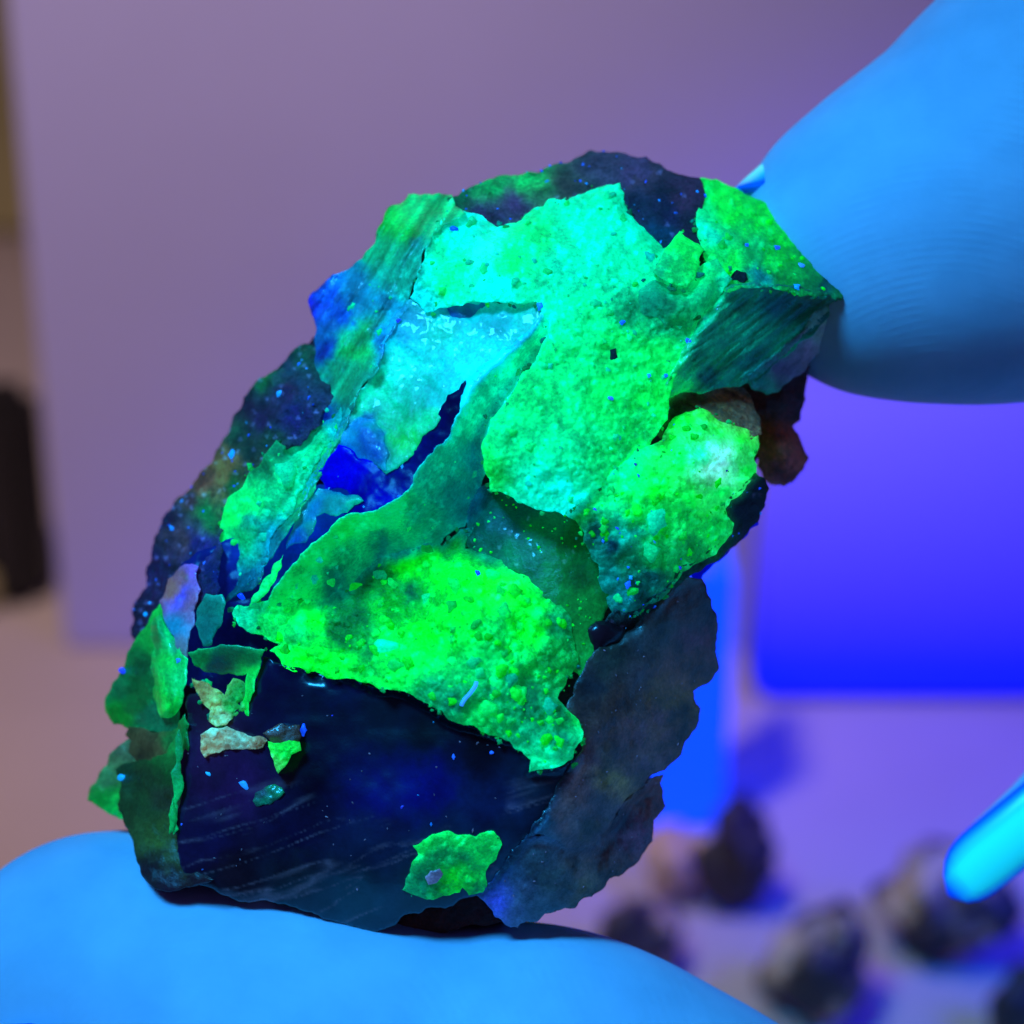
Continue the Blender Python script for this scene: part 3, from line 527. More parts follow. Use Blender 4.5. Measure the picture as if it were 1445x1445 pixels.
region('green_prism', [(165,1086),(185,1078),(212,1075),(236,1064),(252,1038),(261,1008),(264,1040),(257,1118),(249,1160),(252,1195),(264,1222),(300,1242),(270,1250),(240,1257),(218,1252),(204,1238),(192,1205),(182,1170),(174,1150)], [(168,1090,-145),(236,1066,-60),(260,1020,-15),(256,1120,-8),(250,1180,-15),(218,1250,-14),(280,1245,14),(190,1190,-62),(204,1236,-30),(215,1140,-60)], [(180,1095,(8,60,36)),(210,1095,(18,62,30)),(240,1070,(6,95,40)),(255,1050,(0,140,60)),(200,1130,(16,70,34)),(235,1130,(22,50,34)),(220,1180,(28,80,34)),(245,1210,(28,70,36)),(215,1225,(10,12,30)),(235,1245,(16,16,44)),(280,1240,(18,16,36))], M_SMOOTH, step=3.4, noise=((40, 6), (14, 2)), thick=90, key='green_prism', label='dark bottle green prism at the lower left corner')
region('splinter', [(253,1030),(257,1060),(255,1120),(251,1170),(246,1178),(247,1120),(248,1060)], lambda x, y: 10 + 0 * x, [(252,1060,(0,140,75)),(250,1150,(0,190,95))], M_SMOOTH, step=2.6, noise=(), thick=12, roll=2, key='splinter')
region('splinter', [(243,1120),(246,1140),(244,1172),(240,1177),(239,1150)], lambda x, y: 12 + 0 * x, [(242,1150,(0,170,80))], M_SMOOTH, step=2.6, noise=(), thick=10, roll=2, key='splinter_low')
region('cup', [(266,922),(296,916),(327,912),(352,914),(373,918),(366,940),(358,975),(350,1010),(344,1008),(346,985),(350,950),(335,952),(310,950),(288,946),(275,938)], [(268,924,-8),(327,913,38),(373,918,48),(347,1008,30),(310,948,-14),(340,952,4),(356,970,44)], [(280,928,(0,140,70)),(320,920,(0,125,85)),(310,940,(0,60,80)),(350,925,(0,130,70)),(362,945,(0,225,80)),(350,1000,(0,230,70))], M_SMOOTH, step=2.6, noise=((20, 2),), thick=18, roll=3, key='cup', rim=0.6, label='small curved teal cup with bright green lip')
region('pale_grains', [(272,958),(285,962),(300,972),(318,982),(330,958),(345,965),(346,1005),(330,1012),(318,1022),(305,1024),(296,1018),(298,1002),(285,990),(278,975)], [(275,960,-25),(318,1020,18),(345,990,18),(300,985,10)], [(290,975,(110,140,80)),(305,995,(120,200,120)),(315,1010,(120,215,160)),(335,985,(0,150,50)),(330,1000,(0,170,60))], M_CRUST, step=2.6, noise=((12, 8),), grain=[(8, 9, .9)], thick=50, key='pale_grains', label='pale sandy grains under the cup')
region('pale_grains', [(284,1038),(300,1028),(320,1026),(345,1036),(368,1040),(376,1045),(370,1054),(340,1056),(318,1056),(300,1062),(290,1068),(284,1056)], [(284,1050,6),(320,1030,24),(372,1048,48),(300,1060,16),(340,1052,36)], [(290,1055,(130,150,110)),(310,1040,(140,160,120)),(310,1032,(110,200,170)),(342,1042,(130,220,190)),(360,1050,(110,120,90))], M_CRUST, step=2.6, noise=((12, 8),), grain=[(8, 9, .9)], thick=40, key='sandy_strip', label='pale sandy strip on the dark glass')
region('film', [(372,1035),(398,1022),(422,1024),(424,1040),(418,1052),(390,1052)], lambda x, y: np.array([74.0]) + 0 * x, [(400,1038,(44,52,50))], M_SMOKY, step=3, noise=((14, 3),), thick=30, key='film')
region('chip', [(379,1047),(395,1050),(408,1046),(422,1048),(424,1058),(410,1064),(403,1078),(393,1090),(388,1074),(383,1060)], lambda x, y: 82 + 0 * x, [(400,1058,(0,245,60)),(394,1080,(60,230,90))], M_HOT, step=2.6, noise=((12, 4),), grain=[(8, 3, .8)], thick=30, key='chip', label='small bright green chip near the sandy strip')
def on_block(x, y): return REG['block']['f'](x, y)
region('chip', [(584,1194),(603,1184),(620,1177),(634,1174),(653,1179),(671,1182),(684,1176),(696,1174),(703,1182),(707,1192),(699,1212),(684,1230),(686,1248),(681,1258),(662,1262),(653,1251),(648,1258),(634,1262),(603,1268),(586,1262),(569,1255),(574,1240),(581,1224),(592,1206)],
       lambda x, y: on_block(x, y) + 9, [(600,1192,(0,220,70)),(640,1185,(0,225,80)),(690,1182,(0,225,80)),(620,1210,(0,150,75)),(650,1215,(0,120,65)),(690,1205,(0,195,70)),(600,1240,(0,110,75)),(580,1252,(0,150,85)),(640,1245,(0,225,30)),(660,1240,(0,215,60)),(670,1250,(0,130,65)),(610,1225,(0,130,70))], M_HOT, step=2.6, noise=((26, 5), (9, 2)), grain=[(9, 2.6, .7)], thick=30, key='low_chip', weld=(('block', .8, 0, 5),), rim=0.4, label='leaf shaped green chip low on the dark glass')
region('fleck', [(601,1238),(608,1230),(620,1227),(624,1233),(616,1244),(605,1247)], lambda x, y: on_block(x, y) + 17, [(612,1238,(85,125,170))], M_SMOKY, step=2.6, noise=(), thick=14, key='fleck')
region('ring_mark', [(361,1120),(375,1112),(388,1108),(396,1112),(400,1118),(392,1126),(380,1134),(362,1137),(358,1130)], lambda x, y: on_block(x, y) + 7, [(370,1125,(20,50,75)),(395,1115,(0,110,70)),(375,1134,(0,110,85))], M_SMOKY, step=2.6, noise=((10, 4),), thick=14, key='ring_mark')

# --- holes and pits: dark plugs set in the crust
for pl, zs in (([(1040,382),(1052,386),(1054,394),(1046,402),(1036,404),(1030,396)], 'ridge'), ([(991,364),(1000,366),(994,376),(986,380)], 'crust'), ([(862,494),(868,492),(870,504),(868,518),(862,516)], 'crust')):
    c = np.mean(pl, 0); zc = surf(zs, *c)
    region('pit', pl, lambda x, y, k=zc: k + 3 + 0 * x, [(c[0], c[1], (6, 8, 30))], M_ROCK, step=2.6, noise=(), thick=10, roll=2, key='pit')

# --- spherules scattered on the crusts (countless)
def pellets(name, specs, m, label=None):
    verts = []; faces = []; cols = []
    t = bmesh.new(); bmesh.ops.create_icosphere(t, subdivisions=2, radius=1)
    tv = [v.co.copy() for v in t.verts]; tf = [[v.index for v in f.verts] for f in t.faces]; t.free()
    for (x, y, z, r, c, el) in specs:
        n = len(verts); a = random.uniform(0, 6.28); ca, sa = math.cos(a), math.sin(a)
        for v in tv:
            w = 1 + 0.30 * math.sin(3.3 * v.x + a) * math.cos(2.9 * v.y + 2 * a) + 0.12 * math.sin(7 * v.z + 5 * v.x + a)
            vx, vy = v.x * el * w, v.y * w
            verts.append(P(x + r * (vx * ca - vy * sa), y + r * (vx * sa + vy * ca), z + r * 0.75 * v.z * w))
        faces += [[i + n for i in f] for f in tf]
        cols += [tuple(c) + (1,)] * len(tv)
    o = link_mesh(name, verts, faces, m, stone)
    ca = o.data.color_attributes.new('col', 'FLOAT_COLOR', 'POINT')
    ca.data.foreach_set('color', np.array(cols, np.float32).ravel())
    o['kind'] = 'stuff'
    if label: o['label'] = label
    return o
spec = []
def scatter(key, n, rlo, rhi, colfn, poly=None):
    r = REG[key]; pl = r['poly'] if poly is None else np.array(poly, float)
    k = 0; lo, hi = pl.min(0), pl.max(0)
    while k < n:
        x = random.uniform(lo[0], hi[0]); y = random.uniform(lo[1], hi[1])
        if not inside(pl, np.array([x]), np.array([y]))[0]: continue
        if edge_dist(pl, np.array([x]), np.array([y]))[0] < 8: continue
        if fbm(np.array([x / 42]), np.array([y / 42]), 777, 3)[0] < random.uniform(-.35, .25): continue
        rr = rlo + (rhi - rlo) * random.random() ** 2.6
        spec.append((x, y, surf(key, x, y) + rr * 0.1, rr, colfn(), random.uniform(1, 1.6))); k += 1
teal = lambda: lin((0, random.randint(190, 250), random.randint(110, 200))) * random.uniform(.7, 1.1)
lime = lambda: lin((0, random.randint(200, 255), random.randint(20, 110))) * random.uniform(.7, 1.1)
scatter('crust', 110, 1.4, 6.5, teal); scatter('spherules', 170, 1.6, 9, lime); scatter('lump', 70, 1.6, 8, lime)
scatter('blade', 25, 1.5, 6, teal); scatter('dome', 40, 1.0, 2.6, lime); scatter('ridge', 40, 1.6, 6, lime); scatter('green_patch', 14, 1.6, 5, teal); scatter('slope', 20, 1.4, 4, teal)
for (x, y, r, k) in ((775,997,9,'spherules'),(690,1000,11,'spherules'),(720,960,10,'spherules'),(640,935,8,'spherules'),(668,935,9,'spherules'),(545,915,14,'spherules'),(537,812,8,'spherules'),(588,712,0,'blade'),(602,845,7,'spherules'),(918,778,11,'lump'),(873,845,6,'lump'),(372,758,9,'green_patch'),(405,668,15,'green_patch'),(695,812,9,'spherules'),(676,950,9,'spherules'),(700,965,9,'spherules'),(735,975,8,'spherules'),(925,735,14,'lump')):
    if r: spec.append((x, y, surf(k, x, y), r, teal(), 1.25))
def scatter_edge(key, n, rlo, rhi, colfn, keep=None):
    B = REG[key]['poly']; k = 0
    while k < n:
        x, y = B[random.randrange(len(B))] + np.array((random.gauss(0, 3.5), random.gauss(0, 3.5)))
        if not inside(SILP, np.array([x]), np.array([y]))[0]: continue
        spec.append((x, y, surf(key, x, y) - random.uniform(0, 10), rlo + (rhi - rlo) * random.random() ** 2.2, colfn(), random.uniform(1, 1.7))); k += 1
SILP = np.array(SIL, float)
dim = lambda: lin((0, random.randint(90, 220), random.randint(50, 140))) * random.uniform(.5, 1.0)
for k_, n_ in (('spherules', 130), ('crust', 100), ('lump', 90), ('green_patch', 50), ('tile', 16), ('tile_low', 22), ('ridge', 40), ('pale_grains', 16), ('low_chip', 16), ('dome', 20)):
    scatter_edge(k_, n_, 1.0, 4.5, dim)
pellets('spherule', spec, M_CRUST, 'tiny rounded spherules beading the green crusts')
dust = []
blue = lambda: lin((random.randint(0, 30), random.randint(50, 150), 255))
for (x, y, r, k) in ((988,465,5,'crust'),(972,482,5,'crust'),(878,455,3.5,'crust'),(174,947,4,'wing'),(173,1097,4.5,'green_prism'),(345,1108,4.5,'block'),(428,1030,4,'block'),(294,1092,2.5,'block'),(397,555,5,'fringe'),(328,642,5,'fringe'),(243,746,3,'fringe'),(206,867,3,'fringe'),(252,932,4,'fold'),(341,842,4,'shard'),(793,880,4,'spherules'),(670,935,2.5,'spherules'),(675,810,3.5,'spherules'),(1053,347,3.5,'ridge'),(1095,350,4,'ridge'),(1130,375,4,'ridge'),(1124,405,5,'ridge'),(862,562,3,'crust'),(886,825,4,'lump'),(890,815,3,'lump'),(916,530,3,'crust'),(940,530,3,'crust'),(762,432,5,'crust'),(641,323,4,'crust'),(562,452,3,'pane'),(694,1062,2.5,'block'),(640,1068,2,'block')):
    dust.append((x, y, surf(k, x, y) + 1, r, blue(), random.uniform(1, 2.0)))
for k, n in (('fringe', 45), ('cap', 40), ('lump', 25), ('edge_rim', 14), ('block', 9), ('glass', 14)):
    r = REG[k]
    for i in RNG.choice(len(r['x']), n, replace=False):
        dust.append((r['x'][i], r['y'][i], r['z'][i] + .4, random.uniform(.7, 2.0), blue() * random.uniform(.35, 1), random.uniform(1, 2)))
for k, n in (('block', 46), ('slab', 34), ('lower_slab', 22)):
    r = REG[k]
    for i in RNG.choice(len(r['x']), n, replace=False):
        dust.append((r['x'][i], r['y'][i], r['z'][i] + .3, random.uniform(.5, 1.2), lin((60, 90, 150)) * random.uniform(.2, .8), random.uniform(1, 2.6)))  # painted glints: tiny dim glowing specks on the glassy faces
pellets('glint', dust, M_SPECK, 'blue glowing dust and painted sparkles on the stone')

# --- sliver at the right edge, blue light painted in its colour and glow
region('blue_sliver', [(972,808),(1000,782),(1030,756),(1066,724),(1069,740),(1050,758),(1000,802),(988,819)], lambda x, y: -95 + 0 * x, [(1000,790,(0,10,225)),(1050,745,(10,20,240))], M_BLUE, step=4, noise=((20, 3),), thick=16, key='blue_sliver', label='thin splinter with blue light painted in, at the right edge')

# lint fibre resting on the crust
def tube(pts, rad, n=8):
    bm = bmesh.new(); rings = []
    for i, p in enumerate(pts):
        a = Vector(pts[max(0, i - 1)]); b = Vector(pts[min(len(pts) - 1, i + 1)]); t = (b - a).normalized()
        s = t.orthogonal().normalized() if i == 0 else (s - t * s.dot(t)).normalized()
        u = t.cross(s); r = rad if not callable(rad) else rad(i / (len(pts) - 1))
        rings.append([bm.verts.new(Vector(p) + (s * math.cos(2 * math.pi * k / n) + u * math.sin(2 * math.pi * k / n)) * r) for k in range(n)])
    for a, b in zip(rings, rings[1:]):
        for k in range(n): bm.faces.new((a[k], a[(k + 1) % n], b[(k + 1) % n], b[k]))
    bm.faces.new(rings[0][::-1]); bm.faces.new(rings[-1])
    return bm
m, nt, b = mat('blue_lint'); b.inputs['Base Color'].default_value = (0.1, 0.3, 0.8, 1); b.inputs['Emission Color'].default_value = (0.02, 0.22, 1, 1); b.inputs['Emission Strength'].default_value = 1.0; b.inputs['Roughness'].default_value = .5
M_LINT = m
zl = max(surf('spherules', *p) for p in ((672, 963), (667, 975), (660, 984), (652, 995))) + 4
pts = [P(x, y, zl) for x, y in ((672.5, 962), (671, 968), (667, 974), (662, 980), (657, 985), (653, 991), (651, 996))]
tag(link_bm('lint_fibre', tube(pts, 2.6 * PX), M_LINT, loc=pts[-1]), 'short bright blue lint fibre lying on the green crust', 'fibre')

# ------------------------------------------------------------------ THE HAND (one continuous skin; nails are its parts)
def skin_material():
    m, nt, b = mat('skin')
    tc = node(nt, 'ShaderNodeTexCoord')
    nz = node(nt, 'ShaderNodeTexNoise'); nz.inputs['Scale'].default_value = 260; nz.inputs['Detail'].default_value = 5
    nt.links.new(tc.outputs['Object'], nz.inputs['Vector'])
    cr = node(nt, 'ShaderNodeValToRGB'); e = cr.color_ramp.elements
    e[0].position = .3; e[0].color = (0.34, 0.39, 0.54, 1); e[1].position = .75; e[1].color = (0.43, 0.46, 0.62, 1)
    nt.links.new(nz.outputs['Fac'], cr.inputs[0]); nt.links.new(cr.outputs[0], b.inputs['Base Color'])
    b.inputs['Roughness'].default_value = 0.55; b.inputs['Specular IOR Level'].default_value = 0.2
    b.inputs['Subsurface Weight'].default_value = 0.35; b.inputs['Subsurface Radius'].default_value = (1, .7, .6); b.inputs['Subsurface Scale'].default_value = 0.0012
    at = node(nt, 'ShaderNodeAttribute', attribute_name='ridge')
    wv = node(nt, 'ShaderNodeTexWave'); wv.wave_type = 'RINGS'; wv.rings_direction = 'SPHERICAL'; wv.inputs['Scale'].default_value = 1.0; wv.inputs['Distortion'].default_value = 5.0; wv.inputs['Detail'].default_value = 3; wv.inputs['Detail Scale'].default_value = 0.09
    nt.links.new(at.outputs['Vector'], wv.inputs['Vector'])
    n2 = node(nt, 'ShaderNodeTexNoise'); n2.inputs['Scale'].default_value = 1800; n2.inputs['Detail'].default_value = 4; nt.links.new(tc.outputs['Object'], n2.inputs['Vector'])
    mx = node(nt, 'ShaderNodeMath', operation='MULTIPLY_ADD'); mx.inputs[1].default_value = .9; nt.links.new(n2.outputs['Fac'], mx.inputs[0])
    n3 = node(nt, 'ShaderNodeTexNoise'); n3.inputs['Scale'].default_value = 330; n3.inputs['Detail'].default_value = 3; nt.links.new(tc.outputs['Object'], n3.inputs['Vector'])
    r3 = node(nt, 'ShaderNodeMapRange'); r3.inputs[1].default_value = .4; r3.inputs[2].default_value = .7; nt.links.new(n3.outputs['Fac'], r3.inputs[0])
    wm = node(nt, 'ShaderNodeMath', operation='MULTIPLY'); nt.links.new(wv.outputs['Fac'], wm.inputs[0]); nt.links.new(r3.outputs[0], wm.inputs[1])
    nt.links.new(wm.outputs[0], mx.inputs[2])
    bp = node(nt, 'ShaderNodeBump'); bp.inputs['Strength'].default_value = .22; bp.inputs['Distance'].default_value = 0.00005
    nt.links.new(mx.outputs[0], bp.inputs['Height']); nt.links.new(bp.outputs[0], b.inputs['Normal'])
    return m
M_SKIN = skin_material()
m, nt, b = mat('fingernail'); b.inputs['Base Color'].default_value = (0.1, 0.85, 0.6, 1); b.inputs['Emission Color'].default_value = (0.0, 0.75, 1.0, 1); b.inputs['Emission Strength'].default_value = 0.32; b.inputs['Roughness'].default_value = .18
M_NAIL = m
at = node(nt, 'ShaderNodeAttribute', attribute_name='margin'); cr = node(nt, 'ShaderNodeValToRGB'); e = cr.color_ramp.elements
e[0].position = .45; e[0].color = (0.10, 0.90, 0.62, 1); e[1].position = .93; e[1].color = (0.0, 0.10, 0.62, 1)
nt.links.new(at.outputs['Fac'], cr.inputs[0]); nt.links.new(cr.outputs[0], b.inputs['Base Color'])       # cyan along the middle of the nail, blue towards its margins
cr = node(nt, 'ShaderNodeValToRGB'); e = cr.color_ramp.elements
e[0].position = .4; e[0].color = (0.0, 0.80, 1.0, 1); e[1].position = .9; e[1].color = (0.0, 0.03, 0.9, 1)
nt.links.new(at.outputs['Fac'], cr.inputs[0]); nt.links.new(cr.outputs[0], b.inputs['Emission Color'])

hand = empty('hand', P(1500, 1500, -300))
tag(hand, 'blue lit hand pinching the glowing stone between thumb and forefinger', 'hand')

def chain(bm, pts, n=28, sub=7):
    """lofted limb with hemispherical ends through (x, y, z, radius) points"""
    q = np.array(pts, float); k = len(q)
    out = []
    for i in range(k - 1):
        p0, p1, p2, p3 = q[max(0, i - 1)], q[i], q[i + 1], q[min(k - 1, i + 2)]
        for j in range(sub):
            t = j / sub
            out.append(0.5 * ((2 * p1) + (-p0 + p2) * t + (2 * p0 - 5 * p1 + 4 * p2 - p3) * t * t + (-p0 + 3 * p1 - 3 * p2 + p3) * t ** 3))
    out.append(q[-1])
    for v in out:
        c = np.array(P(v[0], v[1], v[2])); r = v[3] * PX * (DIST - v[2] * PX) / DIST
        k0 = len(bm[0]); bm[0].extend((BALL_V * r + c).tolist()); bm[1].extend((BALL_F + k0).tolist())
t_ = bmesh.new(); bmesh.ops.create_icosphere(t_, subdivisions=4, radius=1)
BALL_V = np.array([v.co[:] for v in t_.verts]); BALL_F = np.array([[v.index for v in f.verts] for f in t_.faces]); t_.free()
bm = ([], [])
chain(bm, [(150,1416,-262,242),(260,1432,-232,256),(420,1512,-140,276),(600,1572,-100,274),(760,1592,-85,284),(900,1668,-95,292),(1060,1790,-130,320),(1300,1930,-220,380),(1600,1980,-330,440),(1900,1800,-420,520)], sub=9)   # thumb
chain(bm, [(1256,346,-262,217),(1328,324,-275,247),(1436,285,-290,283),(1610,200,-310,330),(1850,220,-330,340),(2150,420,-380,360),(2250,800,-430,430)], sub=9)        # forefinger
chain(bm, [(1392,1192,-425,36),(1480,1104,-430,36),(1562,1030,-450,70),(1620,1060,-480,140),(1720,1000,-490,185),(1900,900,-490,220),(2150,900,-460,330)], sub=8)                            # middle finger, curled
chain(bm, [(2250,800,-430,430),(2200,1300,-430,560),(1950,1750,-420,520)], sub=6)                                                                      # palm
hand_skin = link_mesh('skin', bm[0], bm[1], M_SKIN, hand)
md = hand_skin.modifiers.new('remesh', 'REMESH'); md.mode = 'VOXEL'; md.voxel_size = 0.00038; md.use_smooth_shade = True
ms = hand_skin.modifiers.new('smooth', 'SMOOTH'); ms.factor = 0.5; ms.iterations = 14
dg = bpy.context.evaluated_depsgraph_get(); me = bpy.data.meshes.new_from_object(hand_skin.evaluated_get(dg))
hand_skin.modifiers.clear(); hand_skin.data = me
if not me.materials: me.materials.append(M_SKIN)
# pads: give each a ridge field that fans round its own whorl, and dent them where the stone presses
n = len(me.vertices); co = np.empty(n * 3); me.vertices.foreach_get('co', co); co = co.reshape(-1, 3)
w1 = np.array(P(330, 1700, 40) - hand.location); w2 = np.array(P(1330, 640, -90) - hand.location)
d1 = np.linalg.norm(co - w1, axis=1); d2 = np.linalg.norm(co - w2, axis=1)
near = (d1 < d2)[:, None]
rid = np.where(near, co - w1, co - w2) * 640
a = me.attributes.new('ridge', 'FLOAT_VECTOR', 'POINT'); a.data.foreach_set('vector', rid.astype(np.float32).ravel())
me.polygons.foreach_set('use_smooth', [True] * len(me.polygons))

def nail(c_fn, nu, nv, thick_dir, t, m):
    vs = []; fs = []
    for k in (0, 1):
        for i in range(nu + 1):
            for j in range(nv + 1):
                p, nrm = c_fn(i / nu, j / nv)
                vs.append(p - nrm * (t * k))
    W_ = nv + 1; H = (nu + 1) * W_
    for i in range(nu):
        for j in range(nv):
            a = i * W_ + j
            fs.append((a, a + 1, a + W_ + 1, a + W_)); fs.append((H + a, H + a + W_, H + a + W_ + 1, H + a + 1))
    for i in range(nu):
        a = i * W_; fs.append((a, a + W_, H + a + W_, H + a)); a += nv; fs.append((a, H + a, H + a + W_, a + W_))
    for j in range(nv):
        a = j; fs.append((a, H + a, H + a + 1, a + 1)); a = nu * W_ + j; fs.append((a, a + 1, H + a + 1, H + a))
    o = link_mesh('fingernail', vs, fs, m, hand)
    e = np.array([max(abs(2 * j / nv - 1), 0.0 if i / nu < .8 else (i / nu - .8) * 5) for k in (0, 1) for i in range(nu + 1) for j in range(nv + 1)], np.float32)
    o.data.attributes.new('margin', 'FLOAT', 'POINT').data.foreach_set('value', e)
    return o

def nail_along(base, tip, normal, width, curve, thick=14):
    """nail plate from base to tip (grid points), arched across its width, rounded at the tip"""
    b0 = P(*base); t0 = P(*tip); ax = (t0 - b0); L = ax.length; ax.normalize()
    nr = Vector(RIGHT * normal[0] + UP * normal[1] - FWD * normal[2]); nr = (nr - ax * nr.dot(ax)).normalized()
    sd = ax.cross(nr)
    wd = width * PX; rad = wd / (2 * math.sin(curve))
    def f(u, v):
        s = (v - .5) * 2
        taper = 1.0 if u < .72 else math.sqrt(max(0.0, 1 - ((u - .72) / .28) ** 2)) * .55 + .45 * (1 - ((u - .72) / .28) ** 3)
        taper = max(taper, .06)
        a = s * curve * taper
        nn = nr * math.cos(a) + sd * math.sin(a)
        p = b0 + ax * (L * u) - nr * rad + nn * rad - nr * (0.06 * L * u * u)
        return p, nn
    return nail(f, 22, 14, nr, thick * PX, M_NAIL)
# curled middle finger's long nail, tip pointing down to the left
nail_along((1575, 1070, -325), (1344, 1270, -335), (0.10, -0.10, 1.0), 112, 1.0, thick=12)
# forefinger nail, only its edge shows past the finger
nail_along((1180, 150, -270), (1024, 262, -262), (-0.62, 0.70, -0.1), 180, 0.9, thick=14)
# thumb nail, its corner shows at the lower left
nail_along((330, 1770, -60), (-70, 1500, -60), (-0.5, -0.75, 0.45), 300, 0.9, thick=14)

# ------------------------------------------------------------------ THE BACKGROUND: tabletop, card, boxes, pebbles
def ground(px, py, z=0.0):
    """point on the level z that the ray through a grid point meets"""
    d = FWD + RIGHT * ((px - 722.5) / FPX) + UP * ((722.5 - py) / FPX)
    return CAM + d * ((z - CAM.z) / d.z)
def upright(px, py, y):
    d = FWD + RIGHT * ((px - 722.5) / FPX) + UP * ((722.5 - py) / FPX)
    return CAM + d * ((y - CAM.y) / d.y)

def plain(name, col, rough_=.7, var=.12, scale=60, spec=.3):
    m, nt, b = mat(name)
    tc = node(nt, 'ShaderNodeTexCoord'); nz = node(nt, 'ShaderNodeTexNoise'); nz.inputs['Scale'].default_value = scale; nz.inputs['Detail'].default_value = 4
    nt.links.new(tc.outputs['Object'], nz.inputs['Vector'])
    cr = node(nt, 'ShaderNodeValToRGB'); e = cr.color_ramp.elements
    e[0].position = .3; e[0].color = tuple(c * (1 - var) for c in col) + (1,); e[1].position = .7; e[1].color = tuple(min(1, c * (1 + var)) for c in col) + (1,)
    nt.links.new(nz.outputs['Fac'], cr.inputs[0]); nt.links.new(cr.outputs[0], b.inputs['Base Color'])
    b.inputs['Roughness'].default_value = rough_; b.inputs['Specular IOR Level'].default_value = spec
    return m

def box_bm(bm, lo, hi, bev=0.0):
    c = [(a + b_) / 2 for a, b_ in zip(lo, hi)]; s = [abs(b_ - a) for a, b_ in zip(lo, hi)]
    r = bmesh.ops.create_cube(bm, size=1, matrix=Matrix.Translation(c) @ Matrix.Diagonal((*s, 1)))
    if bev:
        es = list({e for v in r['verts'] for e in v.link_edges})
        bmesh.ops.bevel(bm, geom=es, offset=bev, segments=2, affect='EDGES')

M_TABLE = plain('pale_tabletop', (0.47, 0.37, 0.31), .6, .06, 20)
M_CARD = plain('lavender_card', (0.45, 0.41, 0.65), .8, .05, 12)
M_KHAKI = plain('khaki_cardboard', (0.36, 0.30, 0.13), .8, .15, 30)
M_BLACK = plain('black_plastic', (0.016, 0.013, 0.012), .5)
M_BLUEBOX = plain('blue_plastic', (0.13, 0.11, 0.90), .45, .08, 30)
M_CYANBOX = plain('white_blue_paper', (0.01, 0.13, 0.9), .7, .06, 30)
q_ = M_CYANBOX.node_tree.nodes['Principled BSDF']; q_.inputs['Emission Color'].default_value = (0.0, 0.07, 1.0, 1); q_.inputs['Emission Strength'].default_value = 0.9   # optical brightener fluorescing

bm = bmesh.new(); box_bm(bm, (-1.2, -0.4, -0.03), (1.2, 1.4, 0))
tag(link_bm('tabletop', bm, M_TABLE, smooth=False), kind='structure', label='pale tabletop going soft in the distance')

YC = 0.372
# lavender card standing at the back; leans a little
x_l = upright(92, 930, YC).x
ct = empty('backdrop_card', (0.06, YC, 0))
bm = bmesh.new(); box_bm(bm, (x_l, YC, 0.0), (0.24, YC + 0.004, 0.30), 0.0008)
link_bm('panel', bm, M_CARD, ct, smooth=False)
tag(ct, 'tall lavender card standing upright behind the stone', 'card')

# blue box at the right
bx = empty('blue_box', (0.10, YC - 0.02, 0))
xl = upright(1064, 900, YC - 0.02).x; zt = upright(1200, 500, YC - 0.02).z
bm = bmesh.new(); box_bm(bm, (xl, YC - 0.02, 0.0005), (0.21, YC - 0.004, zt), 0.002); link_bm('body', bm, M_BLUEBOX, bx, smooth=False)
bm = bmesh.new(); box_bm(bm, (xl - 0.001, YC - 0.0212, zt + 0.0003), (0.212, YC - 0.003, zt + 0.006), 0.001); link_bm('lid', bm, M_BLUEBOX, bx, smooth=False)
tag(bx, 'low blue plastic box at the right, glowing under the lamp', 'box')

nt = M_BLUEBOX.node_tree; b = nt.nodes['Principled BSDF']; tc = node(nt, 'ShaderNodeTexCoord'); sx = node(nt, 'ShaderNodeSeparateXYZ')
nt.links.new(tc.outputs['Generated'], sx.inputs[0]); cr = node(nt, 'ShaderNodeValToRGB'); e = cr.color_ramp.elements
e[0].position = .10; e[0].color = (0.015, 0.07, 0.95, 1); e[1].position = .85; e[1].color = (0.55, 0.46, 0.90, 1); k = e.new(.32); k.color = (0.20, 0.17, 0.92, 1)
nt.links.new(sx.outputs['Z'], cr.inputs[0]); nt.links.new(cr.outputs[0], b.inputs['Base Color'])       # torch light falloff painted into the colour: deep blue at foot, violet above

# small paper stand just behind the stone
y2 = 0.30
st = empty('paper_stand', (0.03, y2, 0))
a0 = ground(1022, 1172)
y2 = a0.y
xr = a0.x; xa = upright(850, 1172, y2).x; zt2 = upright(1000, 812, y2).z
st.location = (xa, y2, 0)
bm = bmesh.new(); box_bm(bm, (xa, y2, 0.0003), (xr, y2 + 0.002, zt2), 0.0005); link_bm('front_panel', bm, M_CYANBOX, st, smooth=False)
bm = bmesh.new(); box_bm(bm, (xr - 0.0022, y2 + 0.0022, 0.0003), (xr, y2 + 0.02, zt2 - 0.001), 0.0005); link_bm('side_panel', bm, M_CYANBOX, st, smooth=False)
tag(st, 'small bright blue paper stand behind the right edge of the stone', 'stand')

# things at the far left
bm = bmesh.new()
kb = empty('cardboard_box', (-0.22, 0.62, 0))
box_bm(bm, (-0.40, 0.60, 0.0004), (-0.085, 0.70, 0.34), 0.002); link_bm('body', bm, M_KHAKI, kb, smooth=False)
bm = bmesh.new(); zz = upright(0, 400, 0.598).z; box_bm(bm, (-0.401, 0.5975, zz - 0.006), (-0.084, 0.5997, zz + 0.006)); link_bm('tape', bm, M_BLACK, kb, smooth=False)
tag(kb, 'khaki cardboard box with dark tape at the left edge', 'box')
bb = empty('black_case', (-0.16, 0.47, 0))
g = ground(20, 862); xx = upright(58, 800, g.y).x; zt3 = upright(20, 570, g.y).z
bm = bmesh.new(); box_bm(bm, (xx - 0.16, g.y, 0.0004), (xx, g.y + 0.014, zt3), 0.003); link_bm('body', bm, M_BLACK, bb, smooth=False)
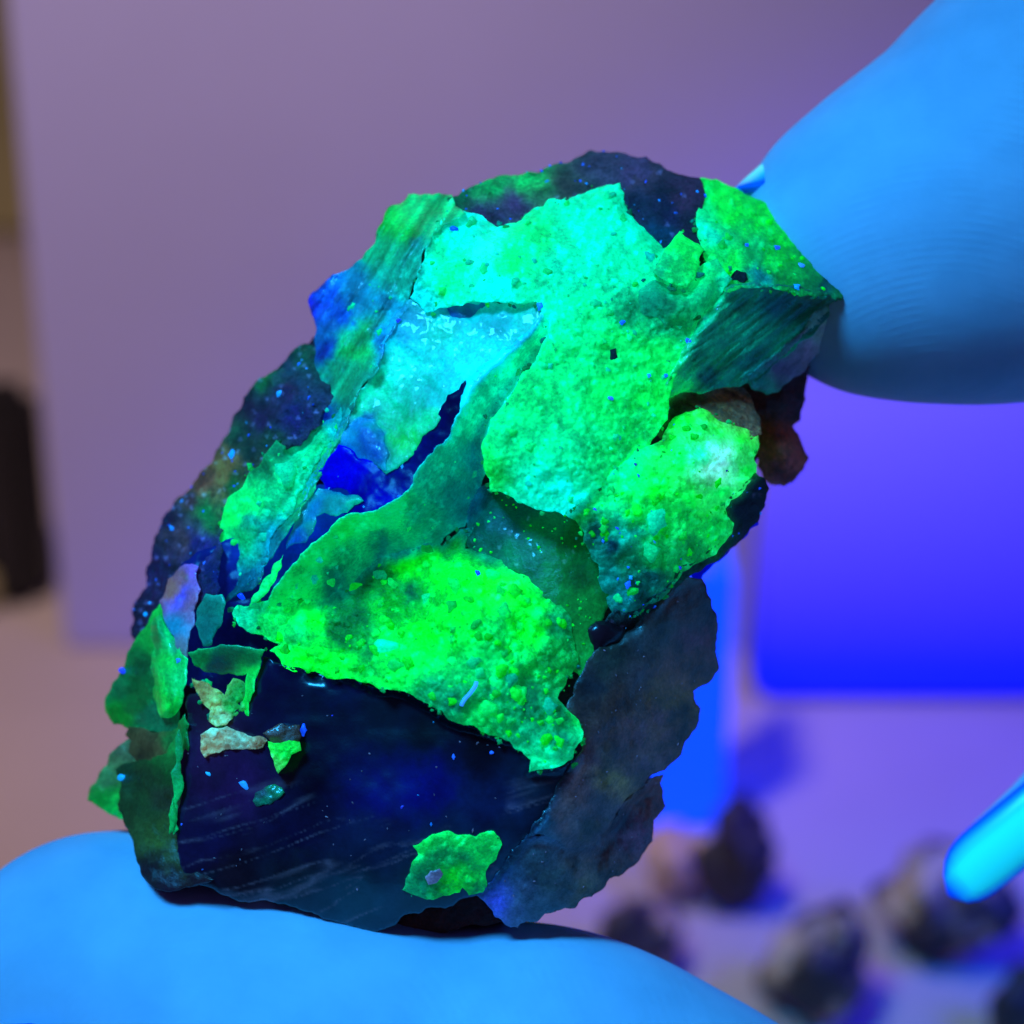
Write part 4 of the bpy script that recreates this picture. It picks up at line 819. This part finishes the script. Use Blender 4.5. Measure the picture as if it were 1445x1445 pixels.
bm = bmesh.new(); zb = upright(10, 825, g.y).z; box_bm(bm, (xx - 0.05, g.y - 0.002, zb - 0.004), (xx - 0.008, g.y - 0.0003, zb + 0.004), 0.0008); link_bm('label_plate', bm, M_KHAKI, bb, smooth=False)
bb_ = bb; tag(bb, 'black case with tan plate at the far left', 'case')

def pebble(px, py, wpx, hpx, label, colA, colB, seed):
    base = ground(px, py + 32 + hpx * 0.42)
    D = (base - CAM).length
    rx = wpx / 2 * D / FPX; rz = hpx / 2 * D / FPX / 0.9
    bm = bmesh.new(); bmesh.ops.create_icosphere(bm, subdivisions=4, radius=1)
    from mathutils import noise as nn
    for v in bm.verts:
        q = v.co * 1.3 + Vector((seed * 3.1, seed * 1.7, seed))
        k = 1 + 0.42 * nn.noise(q) + 0.22 * nn.noise(q * 2.3) + 0.08 * nn.noise(q * 6)
        v.co = Vector((v.co.x * rx * k, v.co.y * rx * 0.9 * k, v.co.z * rz * k))
    zmin = min(v.co.z for v in bm.verts)
    for v in bm.verts: v.co.z -= zmin; v.co += Vector((base.x, base.y + rx * .5, 0.0))
    m, nt, b = mat('pebble_rock')
    tc = node(nt, 'ShaderNodeTexCoord'); nz = node(nt, 'ShaderNodeTexNoise'); nz.inputs['Scale'].default_value = 90 + seed * 7; nz.inputs['Detail'].default_value = 6
    nt.links.new(tc.outputs['Object'], nz.inputs['Vector']); cr = node(nt, 'ShaderNodeValToRGB'); e = cr.color_ramp.elements
    e[0].position = .47; e[0].color = (*colA, 1); e[1].position = .58; e[1].color = (*colB, 1)
    nt.links.new(nz.outputs['Fac'], cr.inputs[0]); nt.links.new(cr.outputs[0], b.inputs['Base Color']); b.inputs['Roughness'].default_value = .6
    o = link_bm('pebble', bm, m, loc=(base.x, base.y + rx * .5, 0))
    tag(o, label, 'pebble', 'pebbles scattered on the tabletop')
DK = (0.035, 0.022, 0.018); BR = (0.62, 0.38, 0.22); TN = (0.92, 0.70, 0.58)
pebble(1040, 1204, 100, 150, 'dark navy pebble right of the tan one', DK, (0.03, 0.025, 0.035), 1)
pebble(958, 1212, 84, 92, 'small tan pebble beside the blue paper stand', BR, TN, 2)
pebble(900, 1318, 110, 100, 'brown pebble half hidden behind the thumb', DK, BR, 3)
pebble(1160, 1372, 140, 140, 'brown and black pebble in front, right of the thumb', DK, BR, 4)
pebble(1088, 1366, 46, 46, 'smallest dark pebble, left against the brown and black one', DK, (0.04, 0.03, 0.03), 5)
pebble(1334, 1288, 168, 140, 'wide black pebble with brown top beneath the glowing fingernail', DK, BR, 6)
pebble(1440, 1412, 80, 100, 'dark pebble cut off by the lower right corner', DK, (0.03, 0.02, 0.03), 7)
